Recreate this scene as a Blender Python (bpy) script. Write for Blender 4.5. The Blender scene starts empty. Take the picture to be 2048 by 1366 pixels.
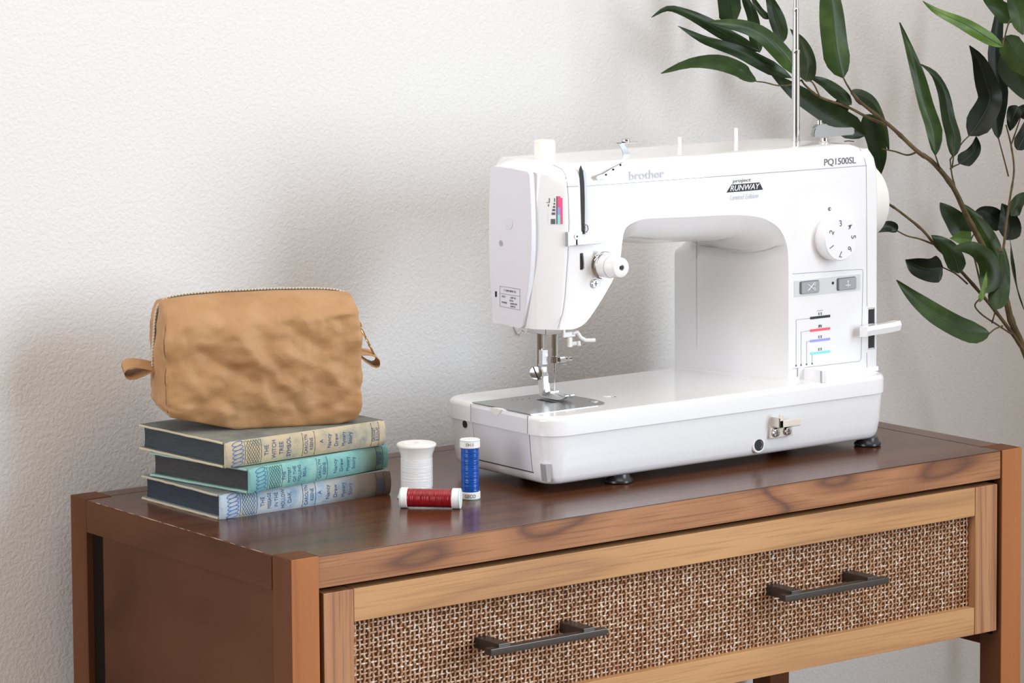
import bpy, bmesh, math, random
from mathutils import Vector, Matrix, noise, Quaternion
C = bpy.context.scene.collection
PI = math.pi
random.seed(7)

# ------------------------------------------------------------------ camera, world, lights, exposure
# world: x runs along the console, y towards the wall, z = 0 is the console top (floor at -0.76)
scene = bpy.context.scene
cam = bpy.data.cameras.new('camera')
cam_ob = bpy.data.objects.new('camera', cam); C.objects.link(cam_ob)
R_ = Vector((0.7993154, -0.6008778, -0.0063783)); U_ = Vector((0.0569896, 0.0652350, 0.9962412)); F_ = Vector((0.5982032, 0.7966745, -0.0863872))
M = Matrix((( R_.x, U_.x, -F_.x, -1.703234), (R_.y, U_.y, -F_.y, -2.628497), (R_.z, U_.z, -F_.z, 0.658269), (0, 0, 0, 1)))
cam_ob.matrix_world = M
cam.sensor_width = 36; cam.lens = 6558.16/2048*36; cam.shift_y = -362.255/2048
cam.clip_start = .05; cam.clip_end = 50
scene.camera = cam_ob
w = bpy.data.worlds.new('world'); scene.world = w; w.use_nodes = True
bg = w.node_tree.nodes['Background']; bg.inputs[0].default_value = (1.0, .74, .50, 1); bg.inputs[1].default_value = .23

def area(name, loc, target, sx, sy, power, col):
    l = bpy.data.lights.new(name, 'AREA'); l.shape = 'RECTANGLE'; l.size = sx; l.size_y = sy; l.energy = power; l.color = col
    o = bpy.data.objects.new(name, l); C.objects.link(o); o.location = loc
    o.rotation_euler = (Vector(target)-Vector(loc)).to_track_quat('-Z', 'Y').to_euler()
    return o
area('window_daylight', (1.55, -2.30, .74), (0, -2.30, .54), 2.25, 1.50, 158, (.81, .905, 1.0))
area('left_fill', (-3.0, -.55, .75), (.5, .0, .2), 1.6, 1.4, 76, (.93, .94, 1.0))  # added fill that brightens left-facing sides; no window is known there
area('ceiling_bounce', (.20, -.55, 2.0), (.35, -.25, 0), 1.9, 1.9, 38, (1.0, .93, .85))
scene.view_settings.view_transform = 'Standard'; scene.view_settings.look = 'None'
scene.view_settings.gamma = 1; scene.view_settings.use_curve_mapping = False
scene.view_settings.exposure = -0.36

# ------------------------------------------------------------------ materials
def new_mat(name):
    m = bpy.data.materials.new(name); m.use_nodes = True
    return m, m.node_tree, m.node_tree.nodes, m.node_tree.links, m.node_tree.nodes['Principled BSDF']
def plain(name, col, rough=.5, metal=0, coat=0, spec=.5, bump=0, bscale=300, sub=0):
    m, t, n, l, b = new_mat(name)
    b.inputs['Base Color'].default_value = (*col, 1); b.inputs['Roughness'].default_value = rough
    b.inputs['Metallic'].default_value = metal; b.inputs['Coat Weight'].default_value = coat
    b.inputs['Coat Roughness'].default_value = .06; b.inputs['Specular IOR Level'].default_value = spec
    if bump:
        co = n.new('ShaderNodeTexCoord'); nz = n.new('ShaderNodeTexNoise'); nz.inputs['Scale'].default_value = bscale; nz.inputs['Detail'].default_value = 3
        bp = n.new('ShaderNodeBump'); bp.inputs['Strength'].default_value = bump; bp.inputs['Distance'].default_value = .001
        l.new(co.outputs['Object'], nz.inputs['Vector']); l.new(nz.outputs['Fac'], bp.inputs['Height']); l.new(bp.outputs['Normal'], b.inputs['Normal'])
    return m
def ramp(n, stops):
    r = n.new('ShaderNodeValToRGB'); e = r.color_ramp.elements
    while len(e) < len(stops): e.new(.5)
    for i, (p, c) in enumerate(stops): e[i].position = p; e[i].color = (*c, 1)
    return r
def wood(name, dark, mid, light, axis='x', rough=.35, coat=.25, wav=26, pores=.35, dist=.5, blotch=.35, spec=.5, ax=.10, ns=7):
    m, t, n, l, b = new_mat(name)
    co = n.new('ShaderNodeTexCoord'); mp = n.new('ShaderNodeMapping')
    s = {'x': (ax, 1, 1), 'y': (1, ax, 1), 'z': (1, 1, ax)}[axis]
    mp.inputs['Scale'].default_value = s; l.new(co.outputs['Object'], mp.inputs['Vector'])
    n1 = n.new('ShaderNodeTexNoise'); n1.inputs['Scale'].default_value = ns; n1.inputs['Detail'].default_value = 2; l.new(mp.outputs[0], n1.inputs['Vector'])
    mul = n.new('ShaderNodeMath'); mul.operation = 'MULTIPLY'; mul.inputs[1].default_value = wav; l.new(n1.outputs['Fac'], mul.inputs[0])
    fr = n.new('ShaderNodeMath'); fr.operation = 'FRACT'; l.new(mul.outputs[0], fr.inputs[0])
    r1 = ramp(n, [(0, dark), (.15, mid), (.55, light), (.88, mid), (1, dark)]); l.new(fr.outputs[0], r1.inputs[0])
    # streaks and pores
    mp2 = n.new('ShaderNodeMapping'); s2 = {'x': (8, 420, 420), 'y': (420, 8, 420), 'z': (420, 420, 8)}[axis]
    mp2.inputs['Scale'].default_value = s2; l.new(co.outputs['Object'], mp2.inputs['Vector'])
    n2 = n.new('ShaderNodeTexNoise'); n2.inputs['Scale'].default_value = 1; n2.inputs['Detail'].default_value = 3; l.new(mp2.outputs[0], n2.inputs['Vector'])
    r2 = ramp(n, [(.35, (.55, .5, .48)), (.5, (1, 1, 1)), (1, (1, 1, 1))]); l.new(n2.outputs['Fac'], r2.inputs[0])
    mx = n.new('ShaderNodeMixRGB'); mx.blend_type = 'MULTIPLY'; mx.inputs[0].default_value = pores; l.new(r1.outputs[0], mx.inputs[1]); l.new(r2.outputs[0], mx.inputs[2])
    n3 = n.new('ShaderNodeTexNoise'); n3.inputs['Scale'].default_value = 5; n3.inputs['Detail'].default_value = 2; l.new(co.outputs['Object'], n3.inputs['Vector'])
    mid2 = ramp(n, [(.3, mid), (.7, light)]); l.new(n3.outputs['Fac'], mid2.inputs[0])
    mx2 = n.new('ShaderNodeMixRGB'); mx2.inputs[0].default_value = blotch; l.new(mx.outputs[0], mx2.inputs[1]); l.new(mid2.outputs[0], mx2.inputs[2])
    l.new(mx2.outputs[0], b.inputs['Base Color'])
    b.inputs['Roughness'].default_value = rough; b.inputs['Coat Weight'].default_value = coat; b.inputs['Coat Roughness'].default_value = .10; b.inputs['Specular IOR Level'].default_value = spec
    bp = n.new('ShaderNodeBump'); bp.inputs['Strength'].default_value = .12; bp.inputs['Distance'].default_value = .0004
    l.new(n2.outputs['Fac'], bp.inputs['Height']); l.new(bp.outputs['Normal'], b.inputs['Normal'])
    return m
def wall_mat():
    m, t, n, l, b = new_mat('wall_paint')
    b.inputs['Base Color'].default_value = (.76, .76, .755, 1); b.inputs['Roughness'].default_value = .6
    co = n.new('ShaderNodeTexCoord')
    n1 = n.new('ShaderNodeTexNoise'); n1.inputs['Scale'].default_value = 215; n1.inputs['Detail'].default_value = 2; n1.inputs['Distortion'].default_value = .4
    n2 = n.new('ShaderNodeTexNoise'); n2.inputs['Scale'].default_value = 480; n2.inputs['Detail'].default_value = 2
    l.new(co.outputs['Object'], n1.inputs['Vector']); l.new(co.outputs['Object'], n2.inputs['Vector'])
    r = ramp(n, [(.38, (0, 0, 0)), (.62, (1, 1, 1))]); l.new(n1.outputs['Fac'], r.inputs[0])
    ad = n.new('ShaderNodeMath'); ad.operation = 'MULTIPLY_ADD'; ad.inputs[1].default_value = .25; l.new(n2.outputs['Fac'], ad.inputs[0]); l.new(r.outputs[0], ad.inputs[2])
    bp = n.new('ShaderNodeBump'); bp.inputs['Strength'].default_value = .34; bp.inputs['Distance'].default_value = .0007
    l.new(ad.outputs[0], bp.inputs['Height']); l.new(bp.outputs['Normal'], b.inputs['Normal'])
    return m
def mottled(name, c1, c2, c3=None, scale=40, rough=.75, weave=True, stain=None, sc=(.08, .05, .03)):
    m, t, n, l, b = new_mat(name)
    co = n.new('ShaderNodeTexCoord')
    n1 = n.new('ShaderNodeTexNoise'); n1.inputs['Scale'].default_value = scale; n1.inputs['Detail'].default_value = 5; n1.inputs['Roughness'].default_value = .65
    l.new(co.outputs['Object'], n1.inputs['Vector'])
    r = ramp(n, [(.32, c1), (.5, c2), (.68, c3 or c1)]); l.new(n1.outputs['Fac'], r.inputs[0])
    out = r.outputs[0]
    if stain:   # a brown stain at the end of the spine: (x start, x full)
        sp = n.new('ShaderNodeSeparateXYZ'); l.new(co.outputs['Object'], sp.inputs[0])
        mr = n.new('ShaderNodeMapRange'); mr.inputs[1].default_value = stain[0]; mr.inputs[2].default_value = stain[1]; l.new(sp.outputs[0], mr.inputs[0])
        mr2 = n.new('ShaderNodeMapRange'); mr2.inputs[1].default_value = stain[2]; mr2.inputs[2].default_value = stain[3]; mr2.inputs[3].default_value = 1; mr2.inputs[4].default_value = 0; l.new(sp.outputs[0], mr2.inputs[0])
        mu = n.new('ShaderNodeMath'); mu.operation = 'MULTIPLY'; l.new(mr.outputs[0], mu.inputs[0]); l.new(mr2.outputs[0], mu.inputs[1])
        mu2 = n.new('ShaderNodeMath'); mu2.operation = 'MULTIPLY'; mu2.inputs[1].default_value = stain[4]; l.new(mu.outputs[0], mu2.inputs[0])
        mx = n.new('ShaderNodeMixRGB'); l.new(mu2.outputs[0], mx.inputs[0]); l.new(out, mx.inputs[1]); mx.inputs[2].default_value = (*sc, 1); out = mx.outputs[0]
    l.new(out, b.inputs['Base Color']); b.inputs['Roughness'].default_value = rough
    if weave:
        mp = n.new('ShaderNodeMapping'); mp.inputs['Scale'].default_value = (1, 1, 1); l.new(co.outputs['Object'], mp.inputs['Vector'])
        w1 = n.new('ShaderNodeTexWave'); w1.inputs['Scale'].default_value = 420; w1.inputs['Distortion'].default_value = .6; w1.bands_direction = 'X'; l.new(mp.outputs[0], w1.inputs['Vector'])
        w2 = n.new('ShaderNodeTexWave'); w2.inputs['Scale'].default_value = 420; w2.inputs['Distortion'].default_value = .6; w2.bands_direction = 'Z'; l.new(mp.outputs[0], w2.inputs['Vector'])
        ad = n.new('ShaderNodeMath'); ad.operation = 'ADD'; l.new(w1.outputs['Fac'], ad.inputs[0]); l.new(w2.outputs['Fac'], ad.inputs[1])
        bp = n.new('ShaderNodeBump'); bp.inputs['Strength'].default_value = .35; bp.inputs['Distance'].default_value = .0004
        l.new(ad.outputs[0], bp.inputs['Height']); l.new(bp.outputs['Normal'], b.inputs['Normal'])
    return m

W_TOP_D, W_TOP_M, W_TOP_L = (.048, .015, .006), (.085, .028, .010), (.112, .040, .014)
MT = dict(
    wall=wall_mat(),
    floor=wood('floor_boards', (.12, .07, .04), (.25, .16, .10), (.32, .21, .13), 'x'),
    top=wood('dark_stained_wood', W_TOP_D, W_TOP_M, W_TOP_L, 'x', rough=.22, coat=.06, wav=9, pores=.25, spec=.30),
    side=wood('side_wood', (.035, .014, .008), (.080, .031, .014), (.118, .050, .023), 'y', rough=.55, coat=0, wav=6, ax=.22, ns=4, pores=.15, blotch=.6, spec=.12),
    legwood=wood('shaded_leg_wood', (.055, .020, .009), (.115, .042, .017), (.140, .054, .023), 'z', rough=.5, coat=0, wav=5, pores=.15, blotch=.6, spec=.15),  # leg wood darkened: the shade on its side faces is put into the colour
    post=wood('lit_leg_wood', (.26, .080, .022), (.38, .135, .038), (.44, .170, .054), 'z', spec=.35, rough=.5, coat=.05, wav=5, pores=.2, blotch=.6),
    rail=wood('rail_wood', (.095, .038, .026), (.32, .140, .062), (.43, .205, .095), 'x', rough=.5, coat=.05, wav=11, ax=.22, ns=8, pores=.8, blotch=.2, spec=.35),
    stile=wood('stile_wood', (.24, .10, .055), (.42, .20, .095), (.50, .26, .13), 'z', rough=.5, coat=.05, wav=14, ax=.06, ns=12, pores=.7, blotch=.25, spec=.35),
    drail=wood('drawer_rail_wood', (.36, .18, .085), (.52, .28, .120), (.58, .33, .15), 'x', rough=.5, coat=.05, wav=7, ax=.14, pores=.6, blotch=.3, spec=.35),
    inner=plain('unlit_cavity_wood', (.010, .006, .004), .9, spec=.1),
    bronze=plain('oiled_bronze', (.10, .092, .088), .34, .9),
    white=plain('gloss_white_plastic', (.89, .90, .92), .16, 0, .5),
    face=plain('satin_white_plastic', (.74, .745, .80), .45, 0, 0),
    cream=plain('cream_plastic', (.84, .83, .79), .3, 0, .2),
    matt=plain('matt_white_plastic', (.84, .84, .83), .4),
    seam=plain('seam_grey', (.30, .31, .33), .7),
    dark=plain('recess_black', (.012, .012, .014), .6),
    slotgrey=plain('recess_grey', (.42, .44, .47), .5),
    rubber=plain('black_rubber', (.02, .022, .026), .3),
    chrome=plain('chrome', (.66, .67, .69), .10, 1),
    dsteel=plain('dark_steel', (.30, .31, .32), .25, 1),
    steel=plain('brushed_steel', (.46, .47, .48), .28, .9),
    satin=plain('satin_metal', (.70, .71, .72), .3, .75),
    nickel=plain('nickel_bracket', (.80, .74, .66), .32, .6),
    ink=plain('grey_ink', (.12, .12, .14), .6),
    inkl=plain('light_grey_ink', (.60, .61, .67), .6),
    inkb=plain('black_ink', (.02, .02, .025), .6),
    strip=plain('light_grey_strip', (.66, .68, .69), .5),
    btn=plain('grey_button', (.36, .37, .40), .4),
    red=plain('red_print', (.85, .12, .17), .5), blue=plain('blue_print', (.33, .37, .80), .5), teal=plain('teal_print', (.25, .78, .74), .5), pink=plain('pink_print', (.85, .12, .27), .5),
    clear=plain('pale_clear_plastic', (.80, .82, .84), .2),
    gold=plain('brass', (.62, .48, .24), .28, 1),
)

# ------------------------------------------------------------------ mesh helpers (a builder collects shapes, build links ONE mesh object)
def link(o, parent=None):
    C.objects.link(o)
    if parent: o.parent = parent
    return o
def empty(name, loc, label=None, cat=None, group=None, rz=0):
    o = bpy.data.objects.new(name, None); o.location = loc; o.rotation_euler = (0, 0, rz); o.empty_display_size = .05
    if label: o['label'] = label
    if cat: o['category'] = cat
    if group: o['group'] = group
    return link(o)
class MB:
    def __init__(s): s.bm = bmesh.new()
    def box(s, x0, x1, y0, y1, z0, z1, bev=0, seg=2):
        r = bmesh.ops.create_cube(s.bm, size=1)
        for v in r['verts']: v.co = Vector(((x0+x1)/2+v.co.x*(x1-x0), (y0+y1)/2+v.co.y*(y1-y0), (z0+z1)/2+v.co.z*(z1-z0)))
        if bev:
            es = list({e for v in r['verts'] for e in v.link_edges})
            bmesh.ops.bevel(s.bm, geom=es, offset=bev, segments=seg, affect='EDGES', profile=.5)
        return s
    def obox(s, c, ax, ay, az, hx, hy, hz, bev=0):
        r = bmesh.ops.create_cube(s.bm, size=1); c = Vector(c)
        for v in r['verts']: v.co = c + Vector(ax)*v.co.x*2*hx + Vector(ay)*v.co.y*2*hy + Vector(az)*v.co.z*2*hz
        if bev:
            es = list({e for v in r['verts'] for e in v.link_edges}); bmesh.ops.bevel(s.bm, geom=es, offset=bev, segments=2, affect='EDGES')
        return s
    def rings(s, rings, cap=True, close=True):
        vs = [[s.bm.verts.new(p) for p in r] for r in rings]
        n = len(vs[0])
        for a, b in zip(vs, vs[1:]):
            for i in range(n if close else n-1):
                j = (i+1) % n
                try: s.bm.faces.new((a[i], a[j], b[j], b[i]))
                except ValueError: pass
        if cap:
            s.bm.faces.new(list(reversed(vs[0]))); s.bm.faces.new(vs[-1])
        return s
    def tube(s, pts, r, n=10, cap=True, r2=None, flat=None):
        pts = [Vector(p) for p in pts]; k = len(pts); rs = []
        up = None
        for i, p in enumerate(pts):
            t = (pts[min(i+1, k-1)]-pts[max(i-1, 0)]).normalized()
            if up is None:
                up = t.orthogonal().normalized()
            up = (up - t*up.dot(t)).normalized(); sd = t.cross(up)
            rr = r if not callable(r) else r(i/(k-1))
            if r2 is not None and not callable(r): rr = r+(r2-r)*i/(k-1)
            rs.append([p + up*math.cos(2*PI*j/n)*rr + sd*math.sin(2*PI*j/n)*rr for j in range(n)])
        return s.rings(rs, cap)
    def lathe(s, c, axis, prof, n=32, cap=True):
        """prof = [(radius, height along axis)]"""
        c = Vector(c); ax = Vector(axis).normalized(); e1 = ax.orthogonal().normalized(); e2 = ax.cross(e1)
        return s.rings([[c+ax*h+e1*math.cos(2*PI*j/n)*max(r, 1e-5)+e2*math.sin(2*PI*j/n)*max(r, 1e-5) for j in range(n)] for r, h in prof], cap)
    def prism(s, pts, y0, y1, plane='xz', bev=0):
        def P(a, b, y): return {'xz': (a, y, b), 'yz': (y, a, b), 'xy': (a, b, y)}[plane]
        v0 = [s.bm.verts.new(P(a, b, y0)) for a, b in pts]; v1 = [s.bm.verts.new(P(a, b, y1)) for a, b in pts]
        n = len(pts); f = [s.bm.faces.new(v0), s.bm.faces.new(list(reversed(v1)))]
        for i in range(n): s.bm.faces.new((v0[i], v1[i], v1[(i+1) % n], v0[(i+1) % n]))
        if bev:
            es = [e for e in f[0].edges]+[e for e in f[1].edges]
            bmesh.ops.bevel(s.bm, geom=es, offset=bev, segments=2, affect='EDGES')
        return s
    def quad(s, *p):
        s.bm.faces.new([s.bm.verts.new(q) for q in p]); return s
    def build(s, name, mat, parent=None, label=None, ang=35, kind=None, off=True, smooth=True):
        bm = s.bm
        bmesh.ops.recalc_face_normals(bm, faces=bm.faces)
        if parent is not None and off:
            q = parent; o = Vector((0, 0, 0))
            while q: o += q.location; q = q.parent
            for v in bm.verts: v.co -= o
        me = bpy.data.meshes.new(name); bm.to_mesh(me); bm.free()
        if smooth:
            me.polygons.foreach_set('use_smooth', [True]*len(me.polygons)); me.set_sharp_from_angle(angle=math.radians(ang))
        me.materials.append(mat)
        ob = bpy.data.objects.new(name, me); link(ob, parent)
        if smooth and len(me.polygons) < 400:
            wn = ob.modifiers.new('weighted_normal', 'WEIGHTED_NORMAL'); wn.keep_sharp = True
        if label: ob['label'] = label
        if kind: ob['kind'] = kind
        return ob
def tag(o, label, cat, group=None):
    o['label'] = label; o['category'] = cat
    if group: o['group'] = group
    return o
def text_mesh(txt, size, depth=.0002, spacing=1, shear=0, sx=1, align='CENTER', bold=0, fit=None):
    cu = bpy.data.curves.new('t', 'FONT'); cu.body = txt; cu.size = size; cu.extrude = depth; cu.align_x = align; cu.align_y = 'CENTER'; cu.space_character = spacing; cu.shear = shear; cu.offset = bold
    cu.resolution_u = 3
    o = bpy.data.objects.new('t', cu); C.objects.link(o)
    dg = bpy.context.evaluated_depsgraph_get(); me = bpy.data.meshes.new_from_object(o.evaluated_get(dg))
    C.objects.unlink(o); bpy.data.objects.remove(o)
    vs = [(v.co.x*sx, v.co.y, v.co.z) for v in me.vertices]; fs = [tuple(p.vertices) for p in me.polygons]
    bpy.data.meshes.remove(me)
    if fit:
        xs = [v[0] for v in vs]; ys = [v[1] for v in vs]; kx = fit[0]/(max(xs)-min(xs)); ky = fit[1]/(max(ys)-min(ys)); cx = (max(xs)+min(xs))/2; cy = (max(ys)+min(ys))/2
        vs = [((x-cx)*kx, (y-cy)*ky, z) for x, y, z in vs]
    return vs, fs
def add_text(mb, txt, size, fn, **k):
    """fn maps (x, y, z) of the flat text to 3D"""
    vs, fs = text_mesh(txt, size, **k)
    V = [mb.bm.verts.new(fn(*v)) for v in vs]
    for f in fs:
        try: mb.bm.faces.new([V[i] for i in f])
        except ValueError: pass
def catmull(pts, n=4, closed=False):
    out = []; k = len(pts)
    for i in range(k-1):
        p0, p1, p2, p3 = pts[max(i-1, 0)], pts[i], pts[i+1], pts[min(i+2, k-1)]
        for j in range(n):
            t = j/n
            out.append(tuple(.5*((2*b)+(-a+c)*t+(2*a-5*b+4*c-d)*t*t+(-a+3*b-3*c+d)*t**3) for a, b, c, d in zip(p0, p1, p2, p3)))
    out.append(tuple(pts[-1])); return out

# ------------------------------------------------------------------ the room
FL = -.76; YW = .470
m = MB(); m.box(-2.4, 2.6, YW, YW+.1, FL, 1.9); o = m.build('wall_back', MT['wall'], smooth=False); o['kind'] = 'structure'
m = MB(); m.box(-2.4, 2.6, -4.2, YW+.1, FL-.06, FL); o = m.build('floor', MT['floor'], smooth=False); o['kind'] = 'structure'
m = MB(); m.box(-2.4, 2.6, YW-.014, YW, FL, FL+.09, .003); o = m.build('baseboard_back', MT['matt']); o['kind'] = 'structure'

m = MB(); m.box(1.56, 1.66, -4.2, -3.45, FL, 1.9); m.box(1.56, 1.66, -1.15, YW, FL, 1.9); m.box(1.56, 1.66, -3.45, -1.15, FL, -.03); m.box(1.56, 1.66, -3.45, -1.15, 1.51, 1.9); o = m.build('wall_right', MT['wall'], smooth=False); o['kind'] = 'structure'
# ------------------------------------------------------------------ console table
D = .4324; PW = .032
con = empty('console_table', (.5, .21, FL), 'brown wooden console table with a wide woven cane drawer, standing against the wall', 'table')
m = MB(); m.box(PW+.0004, 1-PW-.0004, .001, .0275, -.0322, .0, .0012); m.build('front_rail', MT['rail'], con)
m = MB(); m.box(.0006, .9686, .0288, D-.030, -.0345, .0, .0008); m.build('table_top', MT['top'], con)
m = MB(); m.box(-.0002, .0010, .0345, D-.0345, -.0345, -.0012, .0003); m.build('side_rail', MT['side'], con)
m = MB(); m.box(.9697, .9994, .0288, D-.030, -.0345, .0, .0008); m.build('top_border', MT['top'], con)
m = MB(); m.box(PW+.0004, 1-PW-.0004, .0005, .0274, -.0005, .0005, .0003); m.build('front_edging', MT['top'], con)
m = MB(); m.box(PW+.0004, 1-PW-.0004, D-.0292, D-.003, -.032, .0, .001); m.build('back_rail', MT['top'], con)
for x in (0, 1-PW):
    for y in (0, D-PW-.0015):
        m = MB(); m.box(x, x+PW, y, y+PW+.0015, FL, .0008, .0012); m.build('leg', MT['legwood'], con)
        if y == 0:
            m = MB(); m.box(x+.0004, x+PW-.0004, -.0010, .0004, FL+.001, .0006, .0003); m.build('leg_lit_face', MT['post'], con)  # thin pale slab: light on the leg's front put into the colour
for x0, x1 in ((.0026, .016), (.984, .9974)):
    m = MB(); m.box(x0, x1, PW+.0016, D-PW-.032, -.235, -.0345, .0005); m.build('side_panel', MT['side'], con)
    xi = .0075 if x0 < .5 else .9905; m = MB(); m.box(xi, xi+.002, D-PW-.0315, D-PW-.002, -.235, -.0346); m.build('gap_shade_strip', MT['inner'], con)  # near-black strip added so the gap beside the leg looks shaded
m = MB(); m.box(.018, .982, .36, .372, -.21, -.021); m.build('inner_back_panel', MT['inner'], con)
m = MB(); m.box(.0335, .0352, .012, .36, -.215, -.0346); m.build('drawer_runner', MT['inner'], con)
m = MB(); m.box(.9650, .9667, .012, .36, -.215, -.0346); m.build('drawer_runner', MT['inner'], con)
wrn = plain('bare_worn_wood', (.42, .29, .20), .8)
rw = random.Random(11); y = .050
while y < .385:
    ln = rw.uniform(.008, .045); y1 = min(y+ln, .39); r_ = rw.uniform(.00025, .0006)
    m = MB(); m.tube([(.0010+rw.uniform(-.0002, .0002), y+(y1-y)*k/6, -.0003) for k in range(7)], lambda t, r_=r_: r_*(.3+.7*math.sin(PI*min(max(t, .05), .95))), 5); m.build('worn_edge', wrn, con); y = y1+rw.uniform(.001, .010)
# drawer (part) with rails, stiles, cane, handles (sub-parts)
DX0, DX1, DZ0, DZ1 = .0385, .9635, -.2085, -.0380
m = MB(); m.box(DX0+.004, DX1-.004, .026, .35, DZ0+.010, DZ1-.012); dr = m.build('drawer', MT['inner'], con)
IX0, IX1, IZ0, IZ1 = .0748, .9283, -.1768, -.0712
m = MB(); m.box(DX0, IX0-.0004, .002, .022, DZ0, DZ1, .0010); m.build('drawer_stile', MT['stile'], dr)
m = MB(); m.box(IX1+.0004, DX1, .002, .022, DZ0, DZ1, .0010); m.build('drawer_stile', MT['stile'], dr)
m = MB(); m.box(IX0, IX1, .0025, .022, IZ1, DZ1, .0008); m.build('drawer_rail', MT['drail'], dr)
m = MB(); m.box(IX0, IX1, .0025, .022, DZ0, IZ0, .0008); m.build('drawer_rail', MT['drail'], dr)
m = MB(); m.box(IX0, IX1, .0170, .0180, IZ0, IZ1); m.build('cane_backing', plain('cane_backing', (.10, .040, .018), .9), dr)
def cane_mat():
    m, t, n, l, b = new_mat('woven_cane')
    co = n.new('ShaderNodeTexCoord')
    n1 = n.new('ShaderNodeTexNoise'); n1.inputs['Scale'].default_value = 260; n1.inputs['Detail'].default_value = 2; l.new(co.outputs['Object'], n1.inputs['Vector'])
    r = ramp(n, [(.30, (.25, .105, .042)), (.46, (.43, .22, .11)), (.58, (.58, .38, .25)), (.70, (.80, .70, .60))]); l.new(n1.outputs['Fac'], r.inputs[0])
    l.new(r.outputs[0], b.inputs['Base Color']); b.inputs['Roughness'].default_value = .38
    return m
cane = cane_mat()
rnd = random.Random(3)
def strand(mb, pts, wid, thick, ax):   # a flat lens-shaped strand; ax = in-plane width direction
    rs = []
    for p, bulge in pts:
        p = Vector(p); W = Vector(ax)*wid/2; Y = Vector((0, 1, 0))*thick/2
        rs.append([p-W, p-W*.5-Y, p+W*.5-Y, p+W, p+Y])
    mb.rings(rs, True)
m = MB(); px, pz = .00555, .0050
nx = int((IX1-IX0)/px); nz = int((IZ1-IZ0)/pz); yc = .0130
for i in range(nx+1):
    x = IX0+.002+i*px; pts = []
    jx = rnd.uniform(-.0004, .0004); ph = rnd.uniform(-.0002, .0002)
    for k in range(nz+2):
        z = IZ0-.001+k*pz
        s_ = 1 if (i+k) % 2 else -1
        pts.append(((x+jx+rnd.uniform(-.00022, .00022), yc+s_*.00085, z), 0))
    strand(m, pts, .0027+rnd.uniform(-.0004, .0004), .0012, (1, 0, 0))
for k in range(nz+1):
    z = IZ0-.001+k*pz
    if z < IZ0+.0005: continue
    jz = rnd.uniform(-.0003, .0003); pts = []
    for i in range(nx+2):
        x = IX0+.002+i*px-.001; s_ = -1 if (i+k) % 2 else 1
        pts.append(((x, yc+s_*.00095, z+jz+rnd.uniform(-.0002, .0002)), 0))
    strand(m, pts, .0019+rnd.uniform(-.0003, .0003), .0011, (0, 0, 1))
m.build('woven_cane', cane, dr, kind='stuff', ang=60)
for hx0, hx1 in ((.2154, .3650), (.6088, .7612)):
    zc = -.1165
    m = MB(); m.box(hx0, hx1, -.033, -.0225, zc-.0034, zc+.0034, .0007); hd = m.build('handle', MT['bronze'], dr)
    for xc in (hx0+.0205, hx1-.0205):
        m = MB(); m.box(xc-.0075, xc+.0075, -.0285, .0125, zc-.0052, zc+.0060, .0007); m.build('handle_post', MT['bronze'], dr)

# ------------------------------------------------------------------ sewing machine
sm = empty('sewing_machine', (.64, .20, 0), 'white sewing machine with a chrome thread rod, standing on the console table', 'sewing machine')
def rrect(x0, x1, y0, y1, r, n=8):
    out = []
    for cx, cy, a0 in ((x1-r, y0+r, -PI/2), (x1-r, y1-r, 0), (x0+r, y1-r, PI/2), (x0+r, y0+r, PI)):
        for j in range(n+1):
            a = a0+j/n*PI/2; out.append((cx+r*math.cos(a), cy+r*math.sin(a)))
    return out
BX0, BX1, BY0, BY1 = .391, .8965, .101, .300
def rr_layers(lay, r):
    return [[(x, y, z) for x, y in rrect(BX0+i, BX1-i, BY0+i, BY1-i, max(r-i, .004))] for z, i in lay]
m = MB(); m.rings(rr_layers([(.0095, .017), (.0100, .0135), (.013, .0100), (.018, .0078), (.030, .0055), (.0632, .0024)], .030)); base = m.build('base_shell', MT['white'], sm, ang=50)
m = MB(); m.rings(rr_layers([(.0632, .0003), (.0636, 0), (.0790, .0), (.0815, .0008), (.0833, .0024), (.0842, .0045), (.0845, .0070)], .031)); m.build('base_top_cover', MT['white'], sm, ang=50)
for x in (.505, .874):
    for y in (.123, .278):
        m = MB(); m.lathe((x, y, 0), (0, 0, 1), [(.0135, 0), (.0158, .0014), (.0156, .0036), (.0130, .0060), (.0120, .0102)], 28); m.build('rubber_foot', MT['rubber'], sm)
# body: the C-shaped arm, column and head as one lofted shell
inner = [(.7627, .160), (.7627, .190), (.7624, .220), (.7600, .2402), (.7497, .2585), (.7309, .2705), (.7086, .2765), (.6754, .2800), (.620, .2818), (.5601, .2838), (.5425, .2825), (.5264, .2760), (.5214, .2631), (.5164, .2361), (.5003, .2101), (.4759, .1821), (.4640, .1738), (.4520, .1712)]
# (F point, M displacement, profile kind)
OUT = []
fl = catmull(inner, 4)
for x, z in fl:
    if x > .7085:
        a = min(max((z-.215)/.058, 0), 1); a = a*a*(3-2*a)
        OUT.append(((x, z), (-.034*(1-a), -.034*a), 'col' if a < .5 else 'arm'))
    elif x > .548: OUT.append(((x, z), (0, -.036 if x > .60 else -.036+.004*(.60-x)/.05), 'arm'))
    else:
        a = min(max((x-.520)/.03, 0), 1) if z > .25 else 0
        OUT.append(((x, z), (.003*(1-a), -.032*a), 'arm'))
left = [(.4345, .1722), (.4365, .185), (.4400, .215), (.4430, .250), (.4440, .290), (.4430, .315), (.4420, .328), (.4440, .3335)]
for x, z in left: OUT.append(((x, z), ((.4150 if z < .325 else .4190)-x, .0 if z < .32 else .008), 'head'))
for x in (.452, .47, .50, .56, .64, .72, .80, .85, .870, .880): OUT.append(((x, .3345 if x < .87 else (.3335 if x < .875 else .3315)), (0, .0145), 'top'))
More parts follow.
